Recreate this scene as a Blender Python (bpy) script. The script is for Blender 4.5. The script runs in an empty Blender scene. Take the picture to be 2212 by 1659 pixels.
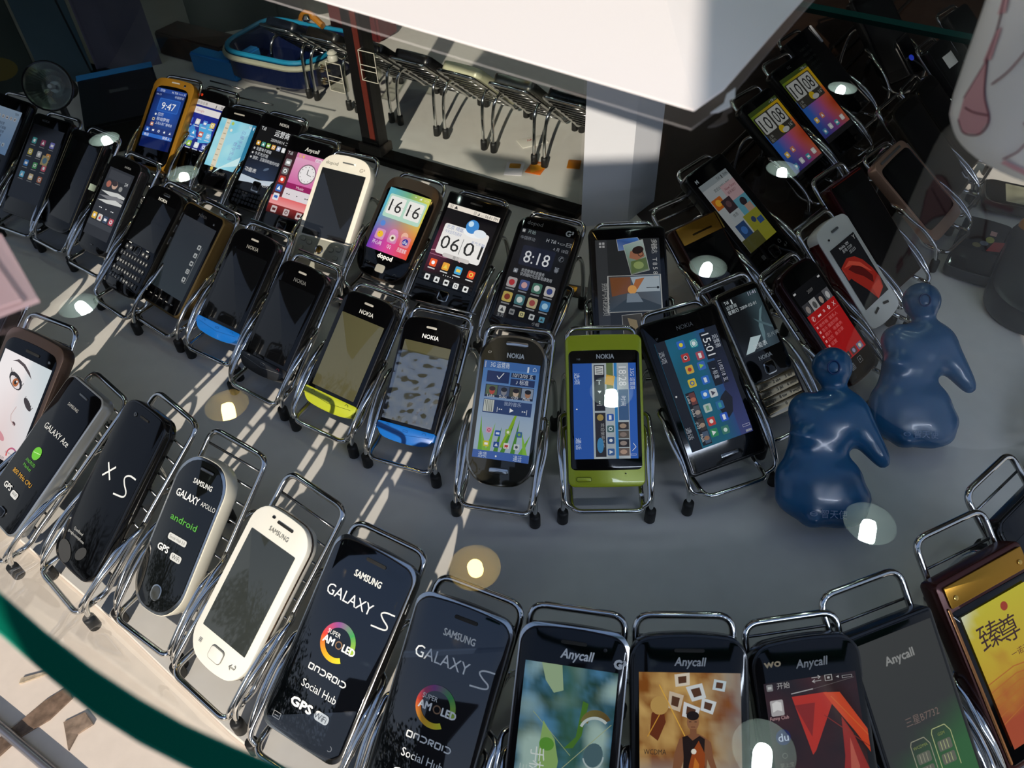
import bpy, bmesh, math, random
from mathutils import Vector, Matrix, noise
random.seed(7)
D = bpy.data
SC = bpy.context.scene
COL = SC.collection
R = math.radians
# ------------------------------------------------------------------ camera
PITCH, ROLL, HC, FPX = R(45.5), R(2.2), 0.50, 1700.0
fwd = Vector((0, math.cos(PITCH), -math.sin(PITCH)))
r0 = Vector((1, 0, 0)); u0 = r0.cross(fwd)
c_right = math.cos(ROLL) * r0 - math.sin(ROLL) * u0
c_up = math.cos(ROLL) * u0 + math.sin(ROLL) * r0
cam = D.cameras.new('camera'); co = D.objects.new('camera', cam); COL.objects.link(co)
cam.sensor_width = 36.0; cam.lens = FPX / 2212 * 36.0; cam.clip_start = 0.01; cam.clip_end = 60
co.matrix_world = Matrix(((c_right.x, c_up.x, -fwd.x, 0), (c_right.y, c_up.y, -fwd.y, 0), (c_right.z, c_up.z, -fwd.z, HC), (0, 0, 0, 1)))
cam.dof.use_dof = True; cam.dof.focus_distance = 0.60; cam.dof.aperture_fstop = 22
SC.camera = co
# ------------------------------------------------------------------ world, sun, exposure
SC.view_settings.view_transform = 'Standard'; SC.view_settings.look = 'None'
SC.view_settings.exposure = 0.0; SC.view_settings.gamma = 1.0; SC.view_settings.use_curve_mapping = False
SC.cycles.caustics_reflective = False; SC.cycles.caustics_refractive = False
SC.cycles.sample_clamp_indirect = 4.0; SC.cycles.use_denoising = True
SC.cycles.max_bounces = 10; SC.cycles.transparent_max_bounces = 16; SC.cycles.glossy_bounces = 5; SC.cycles.diffuse_bounces = 4
W = D.worlds.new('daylight'); SC.world = W; W.use_nodes = True
wn = W.node_tree; bgn = wn.nodes['Background']
tc = wn.nodes.new('ShaderNodeTexCoord'); sx = wn.nodes.new('ShaderNodeSeparateXYZ'); cr = wn.nodes.new('ShaderNodeValToRGB')
wn.links.new(tc.outputs['Generated'], sx.inputs[0])
mr = wn.nodes.new('ShaderNodeMapRange'); mr.inputs[1].default_value = -0.25; mr.inputs[2].default_value = 0.9
wn.links.new(sx.outputs[2], mr.inputs[0]); wn.links.new(mr.outputs[0], cr.inputs[0]); wn.links.new(cr.outputs[0], bgn.inputs[0])
e = cr.color_ramp.elements
e[0].position = 0.0; e[0].color = (0.16, 0.14, 0.13, 1)
e[1].position = 1.0; e[1].color = (0.30, 0.46, 0.85, 1)
k = e.new(0.23); k.color = (0.75, 0.80, 0.88, 1)
bgn.inputs[1].default_value = 0.62
SUN_AZ, SUN_EL = R(11.7), R(28.2)
sl = D.lights.new('sun', 'SUN'); sl.energy = 5.2; sl.angle = R(0.6); sl.color = (1.0, 0.89, 0.77)
so = D.objects.new('sun', sl); COL.objects.link(so)
sdir = Vector((math.sin(SUN_AZ) * math.cos(SUN_EL), math.cos(SUN_AZ) * math.cos(SUN_EL), -math.sin(SUN_EL)))
so.rotation_euler = sdir.to_track_quat('-Z', 'Y').to_euler(); so.location = (-1, -2, 2)

# ------------------------------------------------------------------ helpers
def lin(c):
    if not isinstance(c, str): return tuple(c)
    c = c.lstrip('#')
    if len(c) == 3: c = ''.join(a * 2 for a in c)
    v = [int(c[i:i + 2], 16) / 255 for i in (0, 2, 4)]
    return tuple(x / 12.92 if x <= 0.04045 else ((x + 0.055) / 1.055) ** 2.4 for x in v)
def mixc(a, b, t):
    a, b = lin(a), lin(b); t = max(0, min(1, t))
    return tuple(x + (y - x) * t for x, y in zip(a, b))
_m = {}
def mat(name, color='888', metal=0.0, rough=0.4, coat=0.0, emit=None, es=1.0, bump=0.0, bscale=300, spec=0.5, var=0.0):
    if name in _m: return _m[name]
    m = D.materials.new(name); m.use_nodes = True; nt = m.node_tree; b = nt.nodes['Principled BSDF']
    b.inputs['Base Color'].default_value = (*lin(color), 1); b.inputs['Metallic'].default_value = metal
    b.inputs['Roughness'].default_value = rough; b.inputs['Coat Weight'].default_value = coat; b.inputs['Coat Roughness'].default_value = 0.04
    b.inputs['Specular IOR Level'].default_value = spec
    if emit is not None:
        b.inputs['Emission Color'].default_value = (*lin(emit), 1); b.inputs['Emission Strength'].default_value = es
    if bump or var:
        t = nt.nodes.new('ShaderNodeTexCoord'); n = nt.nodes.new('ShaderNodeTexNoise'); n.inputs['Scale'].default_value = bscale; n.inputs['Detail'].default_value = 5
        nt.links.new(t.outputs['Object'], n.inputs['Vector'])
        if bump:
            bp = nt.nodes.new('ShaderNodeBump'); bp.inputs['Strength'].default_value = bump; bp.inputs['Distance'].default_value = 0.001
            nt.links.new(n.outputs['Fac'], bp.inputs['Height']); nt.links.new(bp.outputs[0], b.inputs['Normal'])
        if var:
            rp = nt.nodes.new('ShaderNodeValToRGB'); c = lin(color)
            rp.color_ramp.elements[0].position = 0.3; rp.color_ramp.elements[1].position = 0.7
            rp.color_ramp.elements[0].color = (*[x * (1 - var) for x in c], 1); rp.color_ramp.elements[1].color = (*[min(1, x * (1 + var)) for x in c], 1)
            nt.links.new(n.outputs['Fac'], rp.inputs[0]); nt.links.new(rp.outputs[0], b.inputs['Base Color'])
    _m[name] = m; return m
def attr_mat(name, lit, strength=1.0):
    m = D.materials.new(name); m.use_nodes = True; nt = m.node_tree; b = nt.nodes['Principled BSDF']
    a = nt.nodes.new('ShaderNodeAttribute'); a.attribute_name = 'Col'
    b.inputs['Roughness'].default_value = 0.08 if lit else 0.3
    if lit:
        b.inputs['Base Color'].default_value = (0.006, 0.006, 0.007, 1)
        nt.links.new(a.outputs['Color'], b.inputs['Emission Color']); b.inputs['Emission Strength'].default_value = strength
    else:
        nt.links.new(a.outputs['Color'], b.inputs['Base Color'])
    return m
def thin_glass(name, tint=(0.97, 0.985, 0.98), ior=1.5, rough=0.0, gain=1.0):
    m = D.materials.new(name); m.use_nodes = True; nt = m.node_tree; nt.nodes.clear()
    o = nt.nodes.new('ShaderNodeOutputMaterial'); mx = nt.nodes.new('ShaderNodeMixShader'); f = nt.nodes.new('ShaderNodeFresnel')
    t = nt.nodes.new('ShaderNodeBsdfTransparent'); g = nt.nodes.new('ShaderNodeBsdfGlossy')
    f.inputs[0].default_value = ior; t.inputs[0].default_value = (*tint, 1); g.inputs['Roughness'].default_value = rough
    geo = nt.nodes.new('ShaderNodeNewGeometry'); mu = nt.nodes.new('ShaderNodeMath'); mu.operation = 'MULTIPLY'; mu.inputs[1].default_value = gain
    # the pane is a single skin: use the front-side Fresnel curve from both sides
    lw = nt.nodes.new('ShaderNodeLayerWeight'); lw.inputs[0].default_value = 0.5
    pw = nt.nodes.new('ShaderNodeMath'); pw.operation = 'POWER'; pw.inputs[1].default_value = 4.0
    ad = nt.nodes.new('ShaderNodeMath'); ad.operation = 'MULTIPLY_ADD'; ad.inputs[1].default_value = 0.85; ad.inputs[2].default_value = 0.035
    nt.links.new(lw.outputs['Facing'], pw.inputs[0]); nt.links.new(pw.outputs[0], ad.inputs[0]); nt.links.new(ad.outputs[0], mu.inputs[0])
    nt.nodes.remove(f); nt.nodes.remove(geo)
    nt.links.new(mu.outputs[0], mx.inputs[0]); nt.links.new(t.outputs[0], mx.inputs[1]); nt.links.new(g.outputs[0], mx.inputs[2]); nt.links.new(mx.outputs[0], o.inputs[0])
    return m

def link(name, me, parent=None, mats=()):
    o = D.objects.new(name, me); COL.objects.link(o)
    for m in mats: me.materials.append(m)
    if parent is not None: o.parent = parent
    return o
def obj(name, bm, m, parent=None, smooth=True, ang=38):
    me = D.meshes.new(name); bm.normal_update(); bm.to_mesh(me); bm.free()
    if smooth:
        for p in me.polygons: p.use_smooth = True
        me.set_sharp_from_angle(angle=R(ang))
    return link(name, me, parent, m if isinstance(m, (list, tuple)) else [m])
def tag(o, label=None, cat=None, group=None, kind=None):
    if label: o['label'] = label
    if cat: o['category'] = cat
    if group: o['group'] = group
    if kind: o['kind'] = kind
    return o
def empty(name, M):
    o = D.objects.new(name, None); COL.objects.link(o); o.empty_display_size = 0.01; o.matrix_world = M; return o
def struct(name, bm, m, **k): return tag(obj(name, bm, m, **k), kind='structure')

def fil(pts, rad, seg=5):
    pts = [Vector(p) for p in pts]; out = [pts[0]]
    for a, b, c in zip(pts, pts[1:], pts[2:]):
        d1 = (a - b); d2 = (c - b); r = min(rad, d1.length * 0.49, d2.length * 0.49)
        p, q = b + d1.normalized() * r, b + d2.normalized() * r
        for i in range(seg + 1):
            t = i / seg; out.append(p * (1 - t) ** 2 + b * 2 * t * (1 - t) + q * t * t)
    out.append(pts[-1]); return out
def spl(pts, n=6):
    P = [Vector(p) for p in pts]; P = [P[0] * 2 - P[1]] + P + [P[-1] * 2 - P[-2]]; out = []
    for i in range(1, len(P) - 2):
        a, b, c, d = P[i - 1:i + 3]
        for k in range(n):
            t = k / n
            out.append(0.5 * (2 * b + (c - a) * t + (2 * a - 5 * b + 4 * c - d) * t * t + (3 * b - a - 3 * c + d) * t ** 3))
    out.append(P[-2]); return out
def tube(bm, pts, r, n=8, rs=None):
    pts = [Vector(p) for p in pts]
    q = [pts[0]]
    for p in pts[1:]:
        if (p - q[-1]).length > 1e-6: q.append(p)
    pts = q; t0 = (pts[1] - pts[0]).normalized(); a = t0.orthogonal().normalized(); rings = []
    for i, p in enumerate(pts):
        t = ((pts[i + 1] if i < len(pts) - 1 else p) - (pts[i - 1] if i else p)).normalized()
        a = (a - t * a.dot(t)).normalized(); b = t.cross(a); rr = rs[i] if rs else r
        rings.append([bm.verts.new(p + (a * math.cos(2 * math.pi * k / n) + b * math.sin(2 * math.pi * k / n)) * rr) for k in range(n)])
    for A, B in zip(rings, rings[1:]):
        for k in range(n): bm.faces.new((A[k], A[(k + 1) % n], B[(k + 1) % n], B[k]))
    bm.faces.new(rings[0][::-1]); bm.faces.new(rings[-1])
def lathe(bm, prof, n=24, M=Matrix.Identity(4), cap0=True, cap1=True):
    rings = [[bm.verts.new(M @ Vector((r * math.cos(2 * math.pi * k / n), r * math.sin(2 * math.pi * k / n), z))) for k in range(n)] for r, z in prof]
    for A, B in zip(rings, rings[1:]):
        for k in range(n): bm.faces.new((A[k], A[(k + 1) % n], B[(k + 1) % n], B[k]))
    if cap0: bm.faces.new(rings[0][::-1])
    if cap1: bm.faces.new(rings[-1])
def box(bm, x0, y0, z0, x1, y1, z1, M=Matrix.Identity(4)):
    v = [bm.verts.new(M @ Vector(p)) for p in ((x0, y0, z0), (x1, y0, z0), (x1, y1, z0), (x0, y1, z0), (x0, y0, z1), (x1, y0, z1), (x1, y1, z1), (x0, y1, z1))]
    for f in ((3, 2, 1, 0), (4, 5, 6, 7), (0, 1, 5, 4), (1, 2, 6, 5), (2, 3, 7, 6), (3, 0, 4, 7)): bm.faces.new([v[i] for i in f])
def prism(bm, poly, z0, z1, M=Matrix.Identity(4)):
    a = [bm.verts.new(M @ Vector((x, y, z0))) for x, y in poly]; b = [bm.verts.new(M @ Vector((x, y, z1))) for x, y in poly]
    bm.faces.new(a[::-1]); bm.faces.new(b); n = len(poly)
    for i in range(n): bm.faces.new((a[i], a[(i + 1) % n], b[(i + 1) % n], b[i]))
def outline(w, h, rt, rb, bt=0.0, bb=0.0, ins=0.0, y0=0.0, n=6, x0=0.0):
    """rounded rectangle, counter-clockwise, bottom edge at y0; bt / bb bulge the two ends outwards"""
    w2 = w / 2 - ins; rt = max(rt - ins, 0.0004); rb = max(rb - ins, 0.0004); lo, hi = ins, h - ins; P = []
    for cx_, cy_, r, a0 in ((-w2 + rb, lo + rb, rb, 180), (w2 - rb, lo + rb, rb, 270), (w2 - rt, hi - rt, rt, 0), (-w2 + rt, hi - rt, rt, 90)):
        for i in range(n + 1):
            a = R(a0 + 90 * i / n); P.append((cx_ + r * math.cos(a), cy_ + r * math.sin(a)))
        if a0 == 180 and bb: P += [((-w2 + rb) + (2 * w2 - 2 * rb) * k / 8, lo) for k in range(1, 8)]
        if a0 == 0 and bt: P += [((w2 - rt) - (2 * w2 - 2 * rt) * k / 8, hi) for k in range(1, 8)]
    Q = []
    for x, y in P:
        q = min(1.0, (2 * x / w) ** 2)
        y = y + bb * q if y < h / 2 else y - bt * q
        Q.append((x + x0, y + y0))
    return Q
def loft(bm, rings):
    """rings: list of (poly, z)"""
    V = [[bm.verts.new((x, y, z)) for x, y in poly] for poly, z in rings]
    n = len(V[0])
    for A, B in zip(V, V[1:]):
        for i in range(n): bm.faces.new((A[i], A[(i + 1) % n], B[(i + 1) % n], B[i]))
    bm.faces.new(V[0][::-1]); bm.faces.new(V[-1])
def slab(w, h, rt, rb, z0, z1, bev=0.0008, bt=0, bb=0, back=None, y0=0, x0=0):
    bm = bmesh.new(); b0 = back if back is not None else bev
    O = lambda i: outline(w, h, rt, rb, bt, bb, i, y0, x0=x0)
    loft(bm, [(O(b0), z0), (O(b0 * 0.3), z0 + b0 * 0.3), (O(0), z0 + b0), (O(0), z1 - bev), (O(bev * 0.3), z1 - bev * 0.3), (O(bev), z1)])
    return bm

# ------------------------------------------------------------------ flat coloured drawings (screens, prints)
_tm = {}
def text_mesh(s):
    if s not in _tm:
        c = D.curves.new('t', 'FONT'); c.body = s; c.resolution_u = 2
        o = D.objects.new('t', c); m = D.meshes.new_from_object(o)
        vs = [(v.co.x, v.co.y) for v in m.vertices]; ps = [tuple(p.vertices) for p in m.polygons]
        D.objects.remove(o); D.curves.remove(c); D.meshes.remove(m)
        xs = [v[0] for v in vs] or [0]; _tm[s] = (vs, ps, min(xs), max(xs))
    return _tm[s]
class Art:
    """content units: width = 100, y down from the top; rot=1 turns the content a quarter clockwise"""
    def __init__(s, w, h, rot=0, dz=7e-6):
        s.w, s.h, s.rot, s.dz, s.z = w, h, rot, dz, 0.0
        s.u = (h if rot else w) / 100.0; s.H = (w if rot else h) / s.u
        s.V, s.Fc, s.K = [], [], []
    def _t(s, x, y):
        x, y = x * s.u, y * s.u
        return (s.w / 2 - y, s.h - x) if s.rot else (x - s.w / 2, s.h - y)
    def P(s, pts, c, cols=None):
        s.z += s.dz; i = len(s.V)
        for k, (x, y) in enumerate(pts):
            X, Y = s._t(x, y); s.V.append((X, Y, s.z)); s.K.append(lin(cols[k]) if cols else lin(c))
        s.Fc.append(tuple(range(i, i + len(pts))))
    def R(s, x0, y0, x1, y1, c): s.P([(x0, y0), (x1, y0), (x1, y1), (x0, y1)], c)
    def RR(s, x0, y0, x1, y1, r, c):
        p = []
        for cx_, cy_, a0 in ((x1 - r, y0 + r, -90), (x1 - r, y1 - r, 0), (x0 + r, y1 - r, 90), (x0 + r, y0 + r, 180)):
            p += [(cx_ + r * math.cos(R(a0 + 30 * i)), cy_ + r * math.sin(R(a0 + 30 * i))) for i in range(4)]
        s.P(p, c)
    def E(s, x, y, rx, ry, c, n=18, a=0):
        ca, sa = math.cos(R(a)), math.sin(R(a))
        s.P([(x + rx * math.cos(t) * ca - ry * math.sin(t) * sa, y + rx * math.cos(t) * sa + ry * math.sin(t) * ca) for t in [2 * math.pi * k / n for k in range(n)]], c)
    def C(s, x, y, r, c): s.E(x, y, r, r, c)
    def F(s, x0, y0, x1, y1, nx, ny, fn):
        s.z += s.dz; i = len(s.V)
        for b in range(ny + 1):
            for a in range(nx + 1):
                x, y = x0 + (x1 - x0) * a / nx, y0 + (y1 - y0) * b / ny
                X, Y = s._t(x, y); s.V.append((X, Y, s.z)); s.K.append(lin(fn(x, y)))
        for b in range(ny):
            for a in range(nx):
                q = i + b * (nx + 1) + a; s.Fc.append((q, q + 1, q + nx + 2, q + nx + 1))
    def G(s, x0, y0, x1, y1, a, b, c=None, d=None):
        c = c or b if c is None and d is None else c
        if d is None: a_, b_, c_, d_ = a, a, b, b
        else: a_, b_, c_, d_ = a, b, c, d
        s.P([(x0, y0), (x1, y0), (x1, y1), (x0, y1)], None, [a_, b_, d_, c_])
    def O(s, x, y, r0_, r1_, c, a0=0, a1=360, n=24, sy=1.0):
        for k in range(n):
            t0, t1 = R(a0 + (a1 - a0) * k / n), R(a0 + (a1 - a0) * (k + 1) / n); cc = c(k / n) if callable(c) else c
            s.z -= s.dz if k else 0
            s.P([(x + r * math.cos(t), y + r * math.sin(t) * sy) for r, t in ((r0_, t0), (r1_, t0), (r1_, t1), (r0_, t1))], cc)
    def L(s, pts, wd, c):
        for k, ((xa, ya), (xb, yb)) in enumerate(zip(pts, pts[1:])):
            dx, dy = xb - xa, yb - ya; l = math.hypot(dx, dy) or 1; nx, ny = -dy / l * wd / 2, dx / l * wd / 2
            s.z -= s.dz if k else 0
            s.P([(xa + nx, ya + ny), (xb + nx, yb + ny), (xb - nx, yb - ny), (xa - nx, ya - ny)], c)
    def S(s, pts, wd, c): s.L([(p.x, p.y) for p in spl([(a, b, 0) for a, b in pts], 6)], wd, c)
    def T(s, t, x, y, h, c, al='l', wd=None, it=0.0, a=0.0, bold=0.0):
        vs, ps, x0, x1 = text_mesh(t)
        if not ps: return
        k = h / 0.70; kx = k if wd is None else wd / max(x1 - x0, 1e-6)
        w_ = (x1 - x0) * kx; ox = x - (0 if al == 'l' else w_ / 2 if al == 'c' else w_)
        ca, sa = math.cos(R(a)), math.sin(R(a))
        for off in ((0, 0), (bold, 0), (-bold, 0), (0, bold), (0, -bold)) if bold else ((0, 0),):
            s.z += s.dz; i = len(s.V)
            for vx, vy in vs:
                px, py = (vx - x0) * kx + vy * k * it + (ox - x) + off[0], -vy * k + off[1]
                X, Y = s._t(x + px * ca - py * sa, y + px * sa + py * ca); s.V.append((X, Y, s.z)); s.K.append(lin(c))
            for p in ps: s.Fc.append(tuple(q + i for q in p))
    def icon(s, x, y, r, c, g='fff', k=0):
        s.RR(x - r, y - r, x + r, y + r, r * 0.3, c)
        if k % 4 == 0: s.C(x, y, r * 0.5, g)
        elif k % 4 == 1: s.P([(x - r * .6, y + r * .5), (x, y - r * .6), (x + r * .6, y + r * .5)], g)
        elif k % 4 == 2: s.R(x - r * .6, y - r * .35, x + r * .6, y + r * .4, g)
        else: s.O(x, y, r * .35, r * .6, g, n=12)
    def mesh(s, name, m, parent, x=0, y=0, z=0):
        me = D.meshes.new(name); me.from_pydata([(a + x, b + y, c + z) for a, b, c in s.V], [], s.Fc)
        ca = me.color_attributes.new('Col', 'FLOAT_COLOR', 'POINT')
        ca.data.foreach_set('color', [v for k in s.K for v in (*k, 1.0)])
        bm = bmesh.new(); bm.from_mesh(me); bm.normal_update()
        for f in bm.faces:
            if f.normal.z < 0: f.normal_flip()
        bm.to_mesh(me); bm.free()
        return link(name, me, parent, [m])
SCR = attr_mat('lit_screen', True, 1.0); PRT = attr_mat('printed_colour', False)
DIM = attr_mat('dim_screen', True, 0.42); MID = attr_mat('evening_screen', True, 0.62)
CHROME = mat('chrome_wire', 'd8d8d6', 1.0, 0.09); THINW = mat('thin_chrome_rod', '8c8c8c', 1.0, 0.2)
RUB = mat('black_rubber', '101010', 0, 0.55); FACE = mat('glossy_black_front', '040405', 0, 0.06, 0.0, spec=.42)
OFF = mat('dark_screen', '08090b', 0, 0.05, 0.0, spec=.5); BLK = mat('black_plastic', '0a0a0b', 0, 0.28); SIL = mat('polished_silver', 'cfcfcc', 1, 0.13)
# ------------------------------------------------------------------ phones and their wire stands
POSE = {
    'A0': (-0.4082, 0.3843, 0.0308, 27.5754, 39.8482, -2.8972, 0.0643, 0.1159),
    'A1': (-0.3818, 0.3414, 0.0292, 43.0166, 30.528, 1.8336, 0.0518, 0.1181),
    'A2': (-0.3116, 0.2982, 0.0293, 42.4438, 38.3132, 3.5602, 0.05, 0.1257),
    'A3': (-0.2468, 0.2649, 0.0277, 34.2807, 38.5867, 2.6284, 0.0464, 0.1086),
    'A4': (-0.1962, 0.222, 0.0293, 38.2577, 36.7937, 0.8975, 0.0509, 0.1081),
    'A5': (-0.1332, 0.1748, 0.029, 30.3508, 36.7123, -0.8714, 0.0589, 0.1223),
    'A6': (-0.0673, 0.134, 0.0289, 25.0138, 39.4831, 0.602, 0.0595, 0.12),
    'A7': (0.0119, 0.1152, 0.0287, 11.2971, 39.6872, 0.0757, 0.0601, 0.1173),
    'A8': (0.0841, 0.1062, 0.0293, 3.0313, 40.0724, -0.1025, 0.0627, 0.118),
    'A9': (0.1592, 0.1069, 0.0292, -6.2725, 39.8337, -0.1536, 0.0605, 0.1137),
    'A10': (0.2262, 0.1198, 0.0293, -18.3563, 38.9821, 0.081, 0.0567, 0.1112),
    'A11': (0.2981, 0.1572, 0.0301, -22.8654, 39.7681, 1.9412, 0.0654, 0.1119),
    'B1': (-0.4846, 0.7194, 0.0297, 35.8023, 41.4959, 0.7642, 0.0573, 0.1106),
    'B2': (-0.4297, 0.6752, 0.0295, 36.0055, 40.3174, 0.789, 0.0513, 0.1054),
    'B3': (-0.378, 0.6068, 0.0295, 39.2344, 38.0826, 0.819, 0.055, 0.1121),
    'B4': (-0.3306, 0.5801, 0.0293, 38.6112, 39.5125, -0.438, 0.0585, 0.1044),
    'B5': (-0.2674, 0.5346, 0.0302, 32.2281, 39.2138, -1.3244, 0.0529, 0.1035),
    'B6': (-0.2168, 0.4847, 0.03, 33.5076, 39.4293, -0.8883, 0.0524, 0.1028),
    'B7': (-0.1534, 0.4393, 0.0301, 31.4066, 39.2701, -1.199, 0.0532, 0.1018),
    'B8': (-0.0876, 0.4019, 0.0292, 22.008, 40.3913, 0.2491, 0.0499, 0.1016),
    'B9': (-0.0144, 0.3563, 0.0288, 12.918, 39.3522, 0.5167, 0.0529, 0.1147),
    'B10': (0.0674, 0.3514, 0.0296, 1.5968, 39.8018, -0.0001, 0.0572, 0.1143),
    'B11': (0.1622, 0.3675, 0.0309, -18.6589, 38.2978, 1.8603, 0.067, 0.1209),
    'B12': (0.2207, 0.4205, 0.0296, -27.656, 39.2389, -0.1654, 0.0445, 0.108),
    'B13': (0.2946, 0.4554, 0.0293, -42.0113, 37.6501, -0.5269, 0.0503, 0.1112),
    'B14': (0.339, 0.5249, 0.0296, -42.7467, 40.6488, 0.1903, 0.0521, 0.1044),
    'B15': (0.3759, 0.5777, 0.0302, -41.4519, 40.1431, 0.2285, 0.0563, 0.1147),
    'B16': (0.4511, 0.6613, 0.0295, -42.2785, 34.4427, 4.6825, 0.0673, 0.1005),
    'B17': (0.4892, 0.7223, 0.0303, -46.4227, 39.8782, 1.3549, 0.0634, 0.1182),
    'C0': (-0.4186, 0.8395, 0.0301, 25.1015, 39.9011, -0.8891, 0.0601, 0.1109),
    'C1': (-0.376, 0.8377, 0.0287, 30.4937, 38.7454, -0.5203, 0.0586, 0.0987),
    'C2': (-0.3284, 0.7903, 0.0289, 26.9285, 38.5398, -1.4427, 0.0579, 0.0967),
    'C3': (-0.2824, 0.7431, 0.0302, 28.8711, 38.7477, -2.2593, 0.0573, 0.1089),
    'C4': (-0.2378, 0.6935, 0.0296, 27.3459, 39.9678, -1.5646, 0.0582, 0.1059),
    'C5': (-0.1916, 0.6313, 0.0313, 24.436, 40.2304, -1.3837, 0.0601, 0.1169),
    'C6': (-0.1288, 0.6113, 0.0306, 30.3897, 38.1268, -1.5617, 0.0619, 0.1045),
    'C7': (-0.0675, 0.5632, 0.0301, 28.9015, 39.245, -1.52, 0.0639, 0.1102),
    'C8': (0.0048, 0.5252, 0.0287, 26.4732, 38.9581, 0.3442, 0.0612, 0.109),
    'C9': (0.1055, 0.4856, 0.03, -0.119, 39.9421, 0.1464, 0.0667, 0.1163),
    'C10': (0.2121, 0.5601, 0.0279, -32.4303, 37.0882, 0.6241, 0.0533, 0.086),
    'C11': (0.2663, 0.6051, 0.0318, -42.6955, 33.8135, 2.1817, 0.0633, 0.1259),
    'C12': (0.3491, 0.754, 0.0312, -42.8044, 34.501, 3.411, 0.0641, 0.1194),
    'C13': (0.403, 0.8201, 0.0321, -41.0782, 34.7312, 4.1719, 0.0647, 0.1257),
    'C14': (0.4421, 0.9071, 0.0312, -45.9058, 36.4368, 3.657, 0.0656, 0.123),
    'B18': (0.5343, 0.7842, 0.0295, -50.8023, 39.6614, -0.8345, 0.0592, 0.1119),
    'B19': (0.587, 0.8792, 0.0298, -47.2438, 39.8004, 0.4281, 0.0603, 0.1122),
    'B20': (0.6481, 0.973, 0.0299, -42.8095, 39.7983, 0.8763, 0.0607, 0.1124),
    'A12': (0.3593, 0.2133, 0.0291, -36.587, 39.7063, 0.4088, 0.0596, 0.1074),
    'C15': (0.5351, 0.9975, 0.0311, -25.5713, 40.6691, 4.1696, 0.0661, 0.1208),
    'G1': (0.2178, 0.3173, 0.0067, 6.8148, 38.9168, -0.7484, 0.0658, 0.132),
    'G2': (0.3106, 0.3874, 0.0076, 6.8507, 39.5501, 0.0488, 0.0695, 0.1351),
    'B0': (-0.533, 0.7473, 0.0302, 29.0031, 40.0513, -0.6279, 0.0586, 0.1154),
    'B00': (-0.6018, 0.7975, 0.0311, 27.6574, 39.097, -2.7522, 0.0608, 0.1179)}
def axes(yaw, tilt, rr):
    X = Vector((math.cos(yaw), -math.sin(yaw), 0)); Y = Vector((math.sin(yaw) * math.cos(tilt), math.cos(yaw) * math.cos(tilt), math.sin(tilt)))
    X2 = math.cos(rr) * X + math.sin(rr) * Y; Y2 = math.cos(rr) * Y - math.sin(rr) * X
    return X2, Y2, X2.cross(Y2)
def pmat(p):
    X, Y, Z = axes(R(p[3]), R(p[4]), R(p[5]))
    return Matrix(((X.x, Y.x, Z.x, p[0]), (X.y, Y.y, Z.y, p[1]), (X.z, Y.z, Z.z, p[2]), (0, 0, 0, 1)))
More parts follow.
